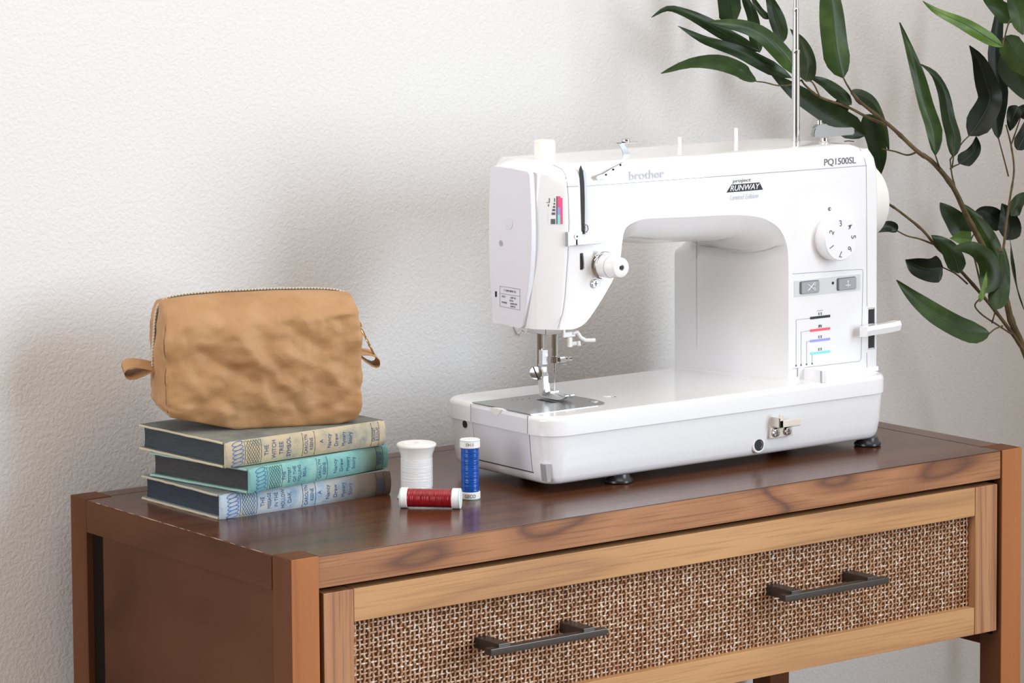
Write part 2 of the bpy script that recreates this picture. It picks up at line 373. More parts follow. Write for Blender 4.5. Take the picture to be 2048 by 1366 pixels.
for x, z, dx, dz in ((.8880, .3275, .001, .0150), (.8935, .322, .003, .012), (.8965, .314, .004, .006), (.8972, .30, .005, 0), (.8972, .2, .005, 0), (.8972, .090, .005, 0), (.8985, .0838, .006, 0)): OUT.append(((x, z), (dx, dz), 'right'))
OUT.append(((.7625, .0838), (-.034, 0), 'col')); OUT.append(((.7627, .120), (-.034, 0), 'col'))
YS = [.135, .1360, .1375, .140, .1435, .148, .153, .158, .168, .178, .191, .205, .222, .2290, .234, .240, .250, .262, .275, .285, .292, .296]
def prof(kind, y):
    def itp(tab):
        for (a, fa), (b, fb) in zip(tab, tab[1:]):
            if y <= b: return fa+(fb-fa)*(y-a)/(b-a)
        return tab[-1][1]
    def q(d, back):
        if y < .135+d: t = (y-.135)/d; return math.sqrt(max(0, 1-(1-t)**2))
        t = max(0, (y-(.296-back))/back); return math.sqrt(max(0, 1-t*t))*.999
    if kind == 'top': return q(.020, .030)
    if kind == 'right': return q(.006, .006)
    if kind == 'head': return itp([(.135, 0), (.1375, .13), (.140, .25), (.1435, .40), (.148, .58), (.153, .78), (.158, .93), (.168, 1), (.240, 1), (.262, .8), (.296, .3)])
    if kind == 'col': return itp([(.135, 0), (.191, .60), (.262, .87), (.296, 1)])
    if kind == 'arm': return itp([(.135, 0), (.140, .16), (.148, .40), (.158, .62), (.168, .77), (.191, .94), (.222, 1), (.275, 1), (.296, .7)])
def xmin(y): return .4130 if y < .229 else .4130+(y-.229)*1.05
m = MB(); m.rings([[(max(p[0]+d[0]*prof(k, y), xmin(y)), y, p[1]+d[1]*prof(k, y)) for p, d, k in OUT] for y in YS])
body = m.build('body_shell', MT['white'], sm, ang=40)
def topz(x, y):   # height of the arm's crown at y
    return .3345+.0145*prof('top', y)
SR = .00032
def seam(name, pts, r=SR, mat='seam', parent=None):
    m = MB(); m.tube(pts, r, 6); return m.build(name, MT[mat], parent or body)
m = MB()
m.tube([(.4445, .1349, .3262), (.461, .1349, .3258)], SR, 6)
m.tube([(.4715, .1349, .3250), (.8824, .1349, .3235)], SR, 6)
hs = [(.4300, .1740), (.4370, .190), (.4400, .205), (.4445, .250), (.4463, .2875), (.4455, .315), (.4440, .330)]
m.tube([(x+.0014, .1349, z) for x, z in hs], SR, 6)
m.tube([(.4454, .1349, .330), (.4440, .1362, .3390), (.4425, .140, .3448), (.438, .150, .3492)], SR, 6)
m.tube([(.8842, .1349, .0860), (.8838, .1349, .106)], SR, 6); m.tube([(.8838, .1349, .160), (.8826, .1349, .2835), (.8818, .1349, .3235), (.8790, .1349, .3312), (.876, .1400, .3440), (.870, .150, .3490)], SR, 6)
px_ = [(.7690, .0979), (.8725, .0969), (.8748, .0995), (.8774, .2010), (.8760, .2038), (.7690, .2067)]
m.tube([(x, .1349, z) for x, z in px_], .00028, 6)
m.tube([(.7335, .2615, .0848), (.7332, .2615, .250)], .00035, 6)
m.build('panel_seam', MT['seam'], sm, kind='stuff')
# end of the head: face plate
fp = [(.1558, .3385), (.1570, .3412), (.1600, .3425), (.1900, .3440), (.2225, .3444), (.2255, .3430), (.2268, .3400), (.2285, .318), (.2297, .290), (.2301, .2629), (.2296, .240), (.2280, .215), (.2250, .195), (.2212, .1785), (.2190, .1750), (.2155, .1735), (.1950, .1725), (.1750, .1720), (.1710, .1730), (.1690, .1755), (.1640, .195), (.1590, .217), (.1550, .240), (.1531, .260), (.1527, .280), (.1532, .300), (.1543, .320)]
fo = fp; cy_, cz_ = .1915, .2600
m = MB(); m.rings([[(x, cy_+(y-cy_)*k-(.0 if k < .5 else math.copysign(e_, y-cy_)), cz_+(z-cz_)*k) for y, z in fo] for x, k, e_ in ((.4165, 1, 0), (.4118, 1, 0), (.4109, 1, .0003), (.4105, 1, .0010), (.4105, .5, 0), (.4105, .02, 0))]); face = m.build('face_plate', MT['face'], sm, ang=30)
m = MB(); m.lathe((.4100, .1926, .2845), (1, 0, 0), [(.0066, 0), (.0066, .0009)], 28); m.build('face_plate_recess', plain('recess_shade', (.70, .71, .76), .25), face)
m = MB(); m.lathe((.4100, .2073, .2615), (1, 0, 0), [(.0032, 0), (.0032, .0009)], 24); m.build('screw_hole', plain('screw_hole_shade', (.40, .40, .46), .4), face)
m = MB(); m.box(.4098, .4106, .2155, .2180, .2020, .2080); m.build('lever_slot', MT['dark'], face)
m = MB()
for a, b in (((.2097, .2143), (.1736, .2145)), ((.1736, .2145), (.1738, .1917)), ((.1738, .1917), (.2099, .1924)), ((.2099, .1924), (.2097, .2143)), ((.2099, .2065), (.1738, .2066))):
    m.tube([(.4104, a[0], a[1]), (.4104, b[0], b[1])], .00022, 4)
def on_face(yc, zc):
    return lambda x, y, z: (.4104-z, yc-x, zc+y)
for tx, yc, zc, s in (('C ONFORMS TO', .1917, .2105, .0030), ('VOLT', .2030, .2035, .0028), ('120V AC', .1860, .2035, .0028), ('60 Hz', .1890, .2003, .0028), ('POWER', .2020, .1970, .0028), ('65W/15W', .1850, .1970, .0028), ('AMP 0.9', .1865, .1940, .0026)):
    add_text(m, tx, s, on_face(yc, zc))
m.build('rating_label', MT['ink'], face, kind='stuff')
# the head's front corner carries a colour label
def corner(u, z):   # u 0..1 from the face plate edge to the seam
    y = .1575-.0215*u; f = prof('head', y); xl = .4440-.0290*f
    return (xl, y)
def cl(u0, u1, z0, z1, mb, e=.0005):
    n = 5; a = []; b = []
    for i in range(n+1):
        x, y = corner(u0+(u1-u0)*i/n, z0); a.append((x-e*.7, y-e*.7))
    for i in range(n):
        mb.quad((a[i][0], a[i][1], z0), (a[i+1][0], a[i+1][1], z0), (a[i+1][0], a[i+1][1], z1), (a[i][0], a[i][1], z1))
m = MB(); cl(.50, .95, .2855, .3165, m, .0002); lb = m.build('presser_force_label', MT['white'], sm)
m = MB(); cl(.80, .95, .3040, .3160, m); m.build('label_print', MT['pink'], lb)
m = MB(); cl(.88, .95, .2860, .3040, m); m.build('label_print', MT['pink'], lb)
m = MB(); cl(.80, .88, .2960, .3040, m); m.build('label_print', MT['blue'], lb)
m = MB(); cl(.80, .88, .2860, .2960, m); m.build('label_print', MT['teal'], lb)
m = MB(); cl(.765, .80, .2860, .3160, m)
for i, (za, zb, wd) in enumerate(((.2860, .2915, .14), (.2960, .2985, .11), (.3000, .3022, .09), (.3035, .3055, .07), (.3070, .3088, .05), (.3100, .3140, .03))):
    cl(.73-wd, .73, za, zb, m)
cl(.50, .53, .3050, .3075, m); cl(.45, .56, .3090, .3096, m); cl(.53, .56, .3096, .3140, m)
m.build('label_print', MT['ink'], lb, kind='stuff')
# knob on top of the head
m = MB(); m.lathe((.4775, .216, .3480), (0, 0, 1), [(.0112, 0), (.0118, .001), (.0118, .0195), (.0110, .0212), (.0092, .0220), (.002, .0220)], 40); m.build('pressure_knob', MT['cream'], sm)
m = MB(); m.lathe((.466, .156, .3470), (0, 0, 1), [(.003, 0), (.003, .0024)], 20); m.build('screw_cap', MT['face'], sm)
# take-up lever slot: flat dark and grey slabs, the channel's shade put into their colour
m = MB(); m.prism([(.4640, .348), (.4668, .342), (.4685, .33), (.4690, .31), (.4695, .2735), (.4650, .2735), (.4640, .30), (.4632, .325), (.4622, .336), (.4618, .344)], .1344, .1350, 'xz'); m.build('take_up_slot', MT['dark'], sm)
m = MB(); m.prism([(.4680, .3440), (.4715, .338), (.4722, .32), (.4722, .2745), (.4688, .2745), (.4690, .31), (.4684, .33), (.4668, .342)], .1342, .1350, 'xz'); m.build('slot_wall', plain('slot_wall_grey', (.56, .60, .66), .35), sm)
m = MB(); m.tube([(.4665, .137, .2815), (.4680, .133, .2840), (.4705, .1315, .2825), (.4712, .1315, .2785), (.4690, .132, .2755), (.4672, .1335, .2770)], .0006, 8); m.build('take_up_lever', MT['chrome'], sm)
# thread guides and tension assembly on the head
m = MB(); m.box(.4440, .4640, .1325, .1350, .2625, .2765, .0005); m.box(.4560, .4955, .1305, .1350, .2625, .2695, .0005); tg = m.build('thread_guide_plate', MT['chrome'], sm, label='chrome thread guide plate')
m = MB(); m.lathe((.4563, .1330, .2718), (0, -1, 0), [(.0040, 0), (.0040, .0008), (.0034, .0013)], 24); sc = m.build('screw', MT['satin'], tg)
m = MB(); m.box(.4548, .4578, .1312, .1318, .2714, .2722); m.box(.4559, .4567, .1312, .1318, .2703, .2733); m.build('screw_slot', MT['dark'], tg, kind='stuff')
m = MB(); m.box(.4430, .4452, .1305, .1360, .2620, .2775, .0004); m.build('plate_lip', MT['steel'], tg)
m = MB(); m.box(.4625, .4665, .1343, .1352, .2350, .2530, .0004); m.build('check_spring_slot', MT['dark'], sm)
m = MB(); m.tube([(.4650, .1330, .2505), (.4660, .1330, .2420), (.4655, .1325, .2365)], .0007, 8); m.build('check_spring', MT['chrome'], sm)
KC = Vector((.4925, .135, .2380))
m = MB(); m.lathe(KC, (0, -1, 0), [(.0150, 0), (.0150, .0012), (.0125, .0030), (.0140, .0036)], 36); td = m.build('tension_disc', MT['chrome'], sm)
m = MB(); m.lathe(KC+Vector((0, -.0034, 0)), (0, -1, 0), [(.0118, 0), (.0132, .0012), (.0130, .0120), (.0122, .0135), (.0122, .0142)], 40); kn = m.build('tension_knob', MT['white'], sm)
m = MB(); m.lathe(KC+Vector((0, -.0180, 0)), (0, -1, 0), [(.0118, 0), (.0120, .0008), (.0112, .0135), (.0104, .0156), (.0085, .0165), (.0035, .0165), (.0028, .0150)], 40); kt = m.build('knob_cap', MT['white'], kn)
m = MB(); m.lathe(KC+Vector((0, -.0335, 0)), (0, -1, 0), [(.0023, 0), (.0023, .0012)], 20); m.build('knob_hole', MT['dark'], kn)
m = MB()
m.tube([(.481, .1330, .2440), (.484, .1290, .2500), (.490, .1275, .2530), (.4965, .1270, .2520)], .0009, 8)
m.tube([(.4830, .1310, .2250), (.4800, .1300, .2330), (.4800, .1290, .2420), (.4840, .1280, .2500)], .0010, 8)
m.box(.483, .488, .1290, .1300, .2475, .2540, .0003); m.build('tension_bracket', MT['steel'], td)
m = MB(); m.lathe((.4816, .1350, .2187), (0, -1, 0), [(.0048, 0), (.0048, .0022), (.0040, .0034)], 24); s2_ = m.build('screw', MT['chrome'], sm)
m = MB(); m.box(.4786, .4846, .1312, .1318, .2183, .2191); m.box(.4812, .4820, .1312, .1318, .2157, .2217); m.build('screw_slot', MT['dark'], s2_, kind='stuff')
m = MB(); m.prism([(.4800, .3340), (.4835, .3310), (.4900, .3315), (.5070, .3405), (.5195, .3455), (.5205, .3475), (.5180, .3488), (.5040, .3435), (.4900, .3368), (.4830, .3370)], .1290, .1318, 'xz', .0006); g1 = m.build('arm_thread_guide', MT['dsteel'], sm)
m = MB()
for x, z in ((.494, .3365), (.504, .3415), (.514, .3458)): m.lathe((x, .1288, z), (0, -1, 0), [(.0012, 0), (.0012, .0004)], 12)
m.build('guide_hole', MT['dark'], g1, kind='stuff')
# little guide standing on the arm
G = Vector((.580, .205, .3488))
m = MB(); m.prism([(-.0005, 0), (.009, 0), (.0005, .0115), (-.0070, .0135), (-.0075, .0128), (-.002, .004)], G.y-.0002, G.y+.0006, 'xz')
for v in m.bm.verts: v.co.x += G.x; v.co.z += G.z
m.box(G.x-.0075, G.x+.0125, G.y-.005, G.y+.004, G.z+.0125, G.z+.0133); gg = m.build('top_thread_guide', MT['dsteel'], sm)
m = MB(); m.lathe((G.x+.0020, G.y-.001, G.z+.0120), (0, 0, 1), [(.002, 0), (.0048, .0016), (.0052, .0028), (.0052, .0048), (.0035, .0058)], 28); m.build('guide_screw', MT['chrome'], gg)
m = MB(); m.tube([(G.x+.010, G.y-.001, G.z+.0132), (G.x+.019, G.y-.001, G.z+.0128)], .0006, 8); m.build('guide_wire', MT['chrome'], gg)
# lettering on the front
def on_front(xc, zc): return lambda x, y, z: (xc+x, .1348-z, zc+y)
m = MB(); add_text(m, 'PQ1500SL', .0148, on_front(.8412, .3302), spacing=.95, fit=(.0490, .0090))
m.build('model_lettering', MT['ink'], sm, kind='stuff')
m = MB(); add_text(m, 'brother', .0190, lambda x, y, z: (.5555+x, .1346-z, .3325+y), bold=.0003, fit=(.0493, .0098)); m.build('brand_lettering', MT['inkl'], sm, kind='stuff')
m = MB(); add_text(m, 'project', .0080, on_front(.6925, .3172), shear=.2, fit=(.0270, .0048)); m.build('badge_lettering', MT['ink'], sm, kind='stuff')
m = MB(); m.prism([(.6700, .3055), (.7240, .3055), (.7190, .3140), (.6775, .3140)], .1347, .1352, 'xz'); bdg = m.build('badge', MT['inkb'], sm)
m = MB(); add_text(m, 'RUNWAY', .0108, lambda x, y, z: (.6972+x, .1344-z, .3099+y), shear=.25, bold=.0001, fit=(.0440, .0062)); m.build('badge_lettering', MT['white'], bdg, kind='stuff')
m = MB(); add_text(m, 'Limited Edition', .0075, on_front(.6960, .2995), shear=.35, fit=(.0420, .0055)); m.build('edition_lettering', MT['inkl'], sm, kind='stuff')
# stitch length dial
DC = Vector((.8290, .135, .2440))
m = MB(); m.lathe(DC, (0, -1, 0), [(.0260, 0), (.0262, .0015), (.0256, .0150), (.0247, .0163), (.0235, .0167)], 56); dl = m.build('stitch_length_dial', MT['white'], sm, ang=25)
m = MB()
for i, ch in enumerate('1234567'):
    a = math.radians((208, 152, 97, 48, 2, -46, -96)[i]); r = .0175
    def f(x, y, z, a=a, r=r):
        ux, uz = math.cos(a), math.sin(a)       # radial
        tx, tz = uz, -ux                        # reading direction (clockwise)
        return (DC.x+ux*(r+y)+tx*x, DC.y-.0168-z*.6, DC.z+uz*(r+y)+tz*x)
    add_text(m, ch, .0100, f, bold=.00005)
m.build('dial_numeral', MT['ink'], dl, kind='stuff')
m = MB(); m.lathe((.8250, .1352, .2769), (0, -1, 0), [(.0022, 0), (.0022, .0006)], 16); m.build('dial_mark', MT['ink'], sm)
m = MB(); m.lathe((.8255, .1347, .2769), (0, -1, 0), [(.0009, 0), (.0009, .0003)], 12); m.build('dial_mark', MT['white'], sm)
# button strip
m = MB(); m.prism([(.7709, .1801), (.8728, .1798), (.8728, .1984), (.7709, .1984)], .1344, .1352, 'xz'); bs = m.build('button_strip', MT['strip'], sm)
def rr2(xc, zc, hx, hz, r, n=4): return [(xc-hx+(p[0]), zc-hz+p[1]) for p in rrect(0, 2*hx, 0, 2*hz, r, n)]
for xc, zc in ((.7938, .1897), (.8509, .1891)):
    m = MB(); m.prism(rr2(xc-.0004, zc, .0148, .0072, .0018), .1341, .1350, 'xz'); fr_ = m.build('button_frame', MT['ink'], bs)
    m = MB(); m.prism(rr2(xc+.0006, zc-.0002, .0136, .0066, .0016), .1325, .1345, 'xz', .0004); m.build('push_button', MT['btn'], bs)
m = MB(); m.tube([(.7900, .1322, .1860), (.7990, .1322, .1935)], .0005, 6); m.tube([(.7900, .1322, .1930), (.7990, .1322, .1870)], .0005, 6)
for z in (.1872, .1930):
    m.tube([(.8000+.0014*math.cos(a*PI/4), .1322, z+.0014*math.sin(a*PI/4)) for a in range(9)], .0004, 6)
m.tube([(.8515, .1322, .1850), (.8515, .1322, .1935)], .0005, 6); m.tube([(.8478, .1322, .1872), (.8552, .1322, .1872)], .0005, 6); m.tube([(.8503, .1322, .1915), (.8527, .1322, .1915)], .0004, 6); m.build('button_symbol', MT['white'], bs, kind='stuff')
m = MB(); m.lathe((.8299, .1345, .1914), (0, -1, 0), [(.0017, 0), (.0017, .0005)], 16); m.build('indicator_lamp', MT['dark'], bs)
# feed dog chart
for nm, zc, mt_ in (('chart_bar', .1537, 'inkb'), ('chart_bar', .1393, 'red'), ('chart_bar', .1272, 'blue'), ('chart_bar', .1128, 'teal')):
    m = MB(); m.prism([(.7955, zc-.0014), (.8262, zc-.0014), (.8262, zc+.0014), (.7955, zc+.0014)], .1346, .1351, 'xz'); m.build(nm, MT[mt_], sm)
m = MB()
for i, (xd, zb) in enumerate(((.7741, .1537), (.7817, .1393), (.7901, .1272))):
    m.tube([(xd, .1349, .1013), (xd, .1349, zb), (.7955, .1349, zb)], .00022, 5)
m.tube([(.7986, .1349, .1013), (.7986, .1349, .1115)], .00022, 5)
for xd in (.7741, .7817, .7901, .7986): m.lathe((xd, .1350, .1011), (0, -1, 0), [(.0011, 0), (.0011, .0004)], 14)
for zc in (.1537, .1393, .1272, .1128):
    for x in (.8090, .8125):
        m.prism([(x-.0012, zc+.0024), (x+.0012, zc+.0024), (x+.0004, zc+.0036), (x+.0012, zc+.0052), (x-.0012, zc+.0052), (x-.0004, zc+.0036)], .1347, .1351, 'xz')
m.box(.8065, .8150, .1347, .1351, .1610, .1614); m.box(.8095, .8112, .1347, .1351, .1424, .1450)
m.build('chart_print', MT['ink'], sm, kind='stuff')
# knee lever window and presser lifter on the column's right
m = MB(); m.box(.8862, .8945, .1343, .1352, .1110, .1560); wn = m.build('lever_window', MT['dark'], sm)
m = MB()
m.tube([(.8852, .1347, .1100), (.8955, .1347, .1095), (.8955, .1347, .1575), (.8852, .1347, .1575)], .0005, 6); m.build('window_rim', MT['slotgrey'], sm)
LZ = .1335
m = MB(); m.rings([[(x, y-dy, LZ+z+a) for dy, z in ((0, .0055), (.0, -.0065), (.012, -.0050), (.014, .0015), (.012, .0062))] for x, y, a, dy_ in ((.8660, .128, -.0005, 0), (.8720, .129, 0, 0), (.9060, .129, .0010, 0), (.9160, .129, .0018, 0), (.9200, .129, .0022, 0))]); lv = m.build('presser_lifter_lever', MT['white'], sm, ang=30)
m = MB(); m.box(.886, .894, .125, .142, LZ-.006, LZ+.006, .001); m.build('lever_root', MT['white'], lv)
# handwheel
m = MB(); m.lathe((.9025, .194, .2760), (1, 0, 0), [(.030, 0), (.0455, .0005), (.0462, .014), (.0462, .026), (.0445, .0300), (.040, .0320), (.012, .0330)], 64); m.build('handwheel', MT['cream'], sm, ang=40)
# top furniture
RX, RY = .8433, .213
m = MB(); m.lathe((RX, RY, .3470), (0, 0, 1), [(.0052, 0), (.0052, .0030), (.0047, .0032), (.0045, .1040), (.0048, .1045), (.0048, .1080), (.0036, .1085), (.0034, .1520), (.0037, .153), (.0037, .1560), (.0028, .1570), (.0026, .27)], 28); rod = m.build('thread_stand_rod', MT['chrome'], sm)
m = MB(); m.tube([(RX-.10, RY, .615), (RX, RY, .617), (RX+.10, RY, .615)], .0022, 10); m.build('thread_stand_arm', MT['chrome'], rod)
for x, h in ((.690, .0165), (.775, .0225)):
    m = MB(); m.lathe((x, .240, .3430), (0, 0, 1), [(.0026, 0), (.0024, .004+h*.3), (.0022, h), (.0016, h+.001)], 16); m.build('spool_pin', MT['clear'], sm)
    m = MB(); m.lathe((x+.012, .243, .3455), (0, 0, 1), [(.011, 0), (.011, .0022), (.008, .003)], 28); m.build('spool_felt', MT['white'], sm)
# bobbin winder
m = MB(); m.prism([(.8600, .3530), (.8590, .3575), (.8610, .3640), (.8660, .3675), (.8790, .3680), (.8860, .3640), (.8930, .3622), (.9210, .3618), (.9235, .3600), (.9235, .3548), (.9215, .3528), (.8950, .3530), (.880, .3522)], .1990, .2060, 'xz', .0010); bw = m.build('bobbin_winder_lever', MT['steel'], sm)
m = MB(); m.lathe((.8705, .2025, .3680), (0, 0, 1), [(.0032, 0), (.0032, .0042), (.0026, .0047)], 20); m.build('lever_pin', MT['chrome'], bw)
m = MB(); m.lathe((.8560, .178, .3480), (0, 0, 1), [(.0058, 0), (.0060, .0015), (.0045, .0025), (.0045, .0062), (.0030, .0066)], 24); m.build('bobbin_spindle', MT['chrome'], sm)
m = MB(); m.tube([(.8820, .172, .3492), (.8870, .170, .3495), (.8895, .164, .3492)], .0006, 6); m.build('thread_cutter', MT['dark'], sm)
# needle plate and left door of the base
np_ = [(.3930, .1335), (.4850, .1345), (.4960, .1370), (.5040, .1450), (.5075, .1600), (.5085, .1750), (.5070, .200), (.5050, .2200), (.5010, .2310), (.4900, .2385), (.3930, .2385), (.3930, .205), (.3950, .200), (.3975, .190), (.3950, .180), (.3930, .175)]
m = MB(); m.prism(np_, .0843, .0851, 'xy'); npl = m.build('needle_plate', MT['steel'], sm)
m = MB(); m.box(.4570, .4640, .178, .206, .0848, .0854); m.build('feed_slot', MT['dark'], npl)
m = MB()
for x, y in ((.4360, .2230), (.4420, .2215), (.4480, .2200), (.4560, .2180), (.4950, .1610)): m.lathe((x, y, .0851), (0, 0, 1), [(.0010, 0), (.0010, .0002)], 10)
m.build('plate_mark', MT['ink'], npl, kind='stuff')
m = MB(); m.lathe((.4985, .1560, .0850), (0, 0, 1), [(.0040, 0), (.0036, .0008)], 20); m.build('plate_screw', MT['satin'], npl)
m = MB(); m.lathe((.5350, .1800, .0845), (0, 0, 1), [(.0045, 0), (.0040, .0006)], 20); m.build('plate_button', MT['white'], sm)
m = MB(); m.box(.5380, .5395, .1700, .1712, .0845, .0849); m.build('base_mark', MT['ink'], sm)
def bx_at(z): return BX0 + (.0 if z > .0632 else .0024+(.0632-z)/(.0632-.030)*.0031 if z > .030 else .0055+(.030-z)/.012*.0023)
m = MB()
for y0, y1, zz in ((.1362, .2378, (.0645, .0838)),):
    m.rings([[(bx_at(z)-e, y0, z), (bx_at(z)-e, y1, z), (bx_at(z)+.002, y1, z), (bx_at(z)+.002, y0, z)] for z, e in ((.0640, .0004), (.0800, .0004), (.0832, -.0010))])
door = m.build('access_door', MT['face'], sm, ang=20)
m = MB(); m.rings([[(bx_at(z)-.0005, .1362, z), (bx_at(z)-.0005, .2378, z), (bx_at(z)+.002, .2378, z), (bx_at(z)+.002, .1362, z)] for z in (.0222, .030, .045, .0626)]); m.build('lower_door', MT['face'], sm, ang=20)
m = MB()
for y in (.1358, .2382):
    m.tube([(bx_at(z)-.0003, y, z) for z in (.0835, .0640)], .0004, 6); m.tube([(bx_at(z)-.0003, y, z) for z in (.0628, .045, .030, .0222)], .0003, 6)
m.build('door_seam', MT['seam'], sm, kind='stuff')
m = MB(); m.tube([(bx_at(.0213)-.0003, .1350, .0213), (bx_at(.0213)-.0003, .2385, .0213)], .0006, 6); m.build('door_gap', MT['dark'], sm)
m = MB(); m.lathe((.3903, .1905, .0795), (1, 0, 0), [(.0028, 0), (.0026, .0012)], 20); m.prism([(.2030, .0842), (.1985, .0790), (.1930, .0770), (.1870, .0780), (.1810, .0842)], .3902, .3915, 'yz'); m.build('thumb_notch', MT['cream'], sm)
m = MB(); m.lathe((bx_at(.0585)-.0006, .2532, .0588), (1, 0, 0), [(.0042, 0), (.0040, .0012)], 24); m.build('hinge_hole', MT['dark'], sm)
ng = plain('notch_grey', (.38, .37, .38), .5)
for y0 in (.1125, .252):
    m = MB(); m.prism([(y0, .0140), (y0+.010, .0140), (y0+.0085, .0330), (y0-.0010, .0330)], .3975, .4020, 'yz')
    for v in m.bm.verts: v.co.x = bx_at(v.co.z)-.0001 if v.co.x < .400 else .404
    m.build('base_notch', ng, sm)
# front of the base: socket and cord bracket
FY = lambda z: BY0 + (.0024+(.0632-z)/.0332*.0031 if z > .030 else .0055+(.030-z)/.012*.0023)
m = MB(); m.lathe((.6935, FY(.0225)+.001, .0225), (0, -1, 0), [(.0090, 0), (.0094, .0012), (.0085, .0022), (.0068, .0022), (.0066, .0008)], 36); so = m.build('knee_lifter_socket', MT['matt'], sm)
m = MB(); m.lathe((.6935, FY(.0225)-.0008, .0225), (0, -1, 0), [(.0064, 0), (.0064, .0006)], 30); m.build('socket_bore', MT['dark'], so)
m = MB(); m.tube([(.6935+.0045*math.cos(a), FY(.0225)-.0016, .0225+.0045*math.sin(a)) for a in [(-60+i*15)*PI/180 for i in range(9)]], .0003, 6); m.build('socket_glint', MT['satin'], so)
yb = .1030
m = MB(); m.box(.7070, .7390, yb-.0016, yb+.003, .0290, .0415, .0006)
m.box(.7100, .7420, yb-.0125, yb-.0110, .0420, .0500, .0003); m.box(.7100, .7155, yb-.0125, yb-.0110, .0420, .0570, .0003)
m.box(.7100, .7112, yb-.0125, yb+.003, .0420, .0530, .0003); br = m.build('cord_bracket', MT['nickel'], sm)
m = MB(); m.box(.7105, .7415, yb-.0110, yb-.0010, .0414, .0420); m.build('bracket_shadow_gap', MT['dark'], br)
for x in (.7130, .7305):
    m = MB(); m.lathe((x, yb-.0010, .0352), (0, -1, 0), [(.0052, 0), (.0052, .0022), (.0044, .0036), (.002, .0039)], 28); m.build('screw', MT['chrome'], br)
    m = MB(); m.box(x-.0030, x+.0030, yb-.0054, yb-.0047, .0349, .0356); m.box(x-.0004, x+.0004, yb-.0054, yb-.0047, .0322, .0382); m.build('screw_slot', MT['ink'], br, kind='stuff')
# feed lever clip by the column foot
m = MB(); m.box(.7835, .7855, .1030, .1340, .0838, .0982, .0008); m.box(.7835, .7920, .1030, .1050, .0838, .0982, .0008); m.box(.7760, .7855, .1320, .1340, .0838, .0982, .0006); m.build('feed_lever', MT['white'], sm)
m = MB(); m.rings([[(x-i, y-j if j_ else y+.0, z) for x, y, j_ in ((.7300, .290, 0), (.7400, .20, 1), (.7640, .1330, 1), (.9000, .1330, 1), (.9040, .290, 0))] for z, i, j in ((.0840, .0016, .0022), (.0862, .0002, .0006), (.0885, -.0014, -.0012))]); m.build('column_fillet', MT['white'], sm)
# presser bar, foot, needle
PX, PY = .4655, .2110
NX, NY = .4760, .1985
m = MB(); m.box(.4560, .4900, .188, .222, .1585, .1730, .0010); m.box(.482, .497, .184, .200, .1600, .1680, .0006); m.build('head_underplate', MT['chrome'], sm)
m = MB(); m.lathe((PX, PY, .115), (0, 0, 1), [(.0042, 0), (.0044, .001), (.0044, .058)], 24); pb = m.build('presser_bar', MT['chrome'], sm)
m = MB(); m.prism([(-.0035, .0), (.0035, .0), (.0035, -.020), (.0010, -.032), (-.0040, -.034), (-.0065, -.026), (-.0065, -.0120), (-.0035, -.008)], -.0040, .0040, 'xz', .0005)
for v in m.bm.verts: v.co = Vector((PX+.001+v.co.y*.9, PY-.0030-v.co.x*-1.0-.0, .1230+v.co.z))
ft = m.build('foot_shank', MT['satin'], pb)
m = MB(); m.prism([(.0, .0), (.005, .006), (.0055, .022), (-.001, .022), (-.002, .014), (-.0035, 0)], PX-.0035, PX+.0040, 'yz')
for v in m.bm.verts: v.co.y = PY-.004-v.co.y; v.co.z += .118
m.build('foot_upper_shank', MT['satin'], pb)
SA = Vector((-.80, -.60, .05)).normalized(); m = MB(); m.lathe((PX-.0030, PY-.0005, .1145), SA, [(.0035, 0), (.0035, .0035), (.0076, .0040), (.0080, .0070), (.0070, .0085), (.003, .0090)], 32); ts = m.build('foot_thumb_screw', MT['chrome'], pb)
m = MB(); s1_ = SA.orthogonal().normalized(); s1_ = (Vector((.25, -.33, -.9))-SA*SA.dot(Vector((.25, -.33, -.9)))).normalized(); m.obox(Vector((PX-.0030, PY-.0005, .1145))+SA*.0088, SA, s1_, SA.cross(s1_), .0004, .0074, .0008)
m.build('screw_slot', MT['dark'], pb)
# sole: two toes turning up at the front
def sole(x0, x1):
    mb_ = MB(); prof_ = [(.218, .0880, .0930), (.214, .0866, .0945), (.205, .0860, .0945), (.195, .0860, .0915), (.186, .0862, .0900), (.180, .0872, .0898), (.175, .0890, .0908), (.171, .0918, .0930)]
    mb_.rings([[(x0, y, a), (x1, y, a), (x1-.0006, y, b), (x0+.0006, y, b)] for y, a, b in prof_]); return mb_
sx_ = NX-.0060
m = sole(sx_-.0005, sx_+.0048); foot = m.build('presser_foot', MT['satin'], sm)
m = sole(sx_+.0068, sx_+.0125); m.build('foot_toe', MT['satin'], foot)
m = MB(); m.box(sx_-.0005, sx_+.0125, .198, .216, .0865, .0943, .001); m.obox((PX+.0025, .2055, .0975), (1, 0, 0), (0, 1, -.25), (0, .25, 1), .0035, .0045, .0050, .0006); m.build('foot_heel', MT['satin'], foot)
m = MB(); m.lathe((NX, NY, .1310), (0, 0, 1), [(.0038, 0), (.0038, .042)], 22); nb = m.build('needle_bar', MT['chrome'], sm)
m = MB(); m.lathe((NX, NY, .1250), (0, 0, 1), [(.0040, 0), (.0050, .0005), (.0050, .0075), (.0040, .008)], 24); m.box(NX+.002, NX+.0105, NY-.0075, NY+.001, .1262, .1322, .0008); nc = m.build('needle_clamp', MT['chrome'], nb)
m = MB(); m.lathe((NX+.0100, NY-.0035, .1292), (.95, -.3, 0), [(.0018, 0), (.0030, .001), (.0030, .0035), (.0016, .004), (.0016, .0055), (.0026, .006), (.0026, .0095)], 20); m.build('clamp_screw', MT['chrome'], nb)
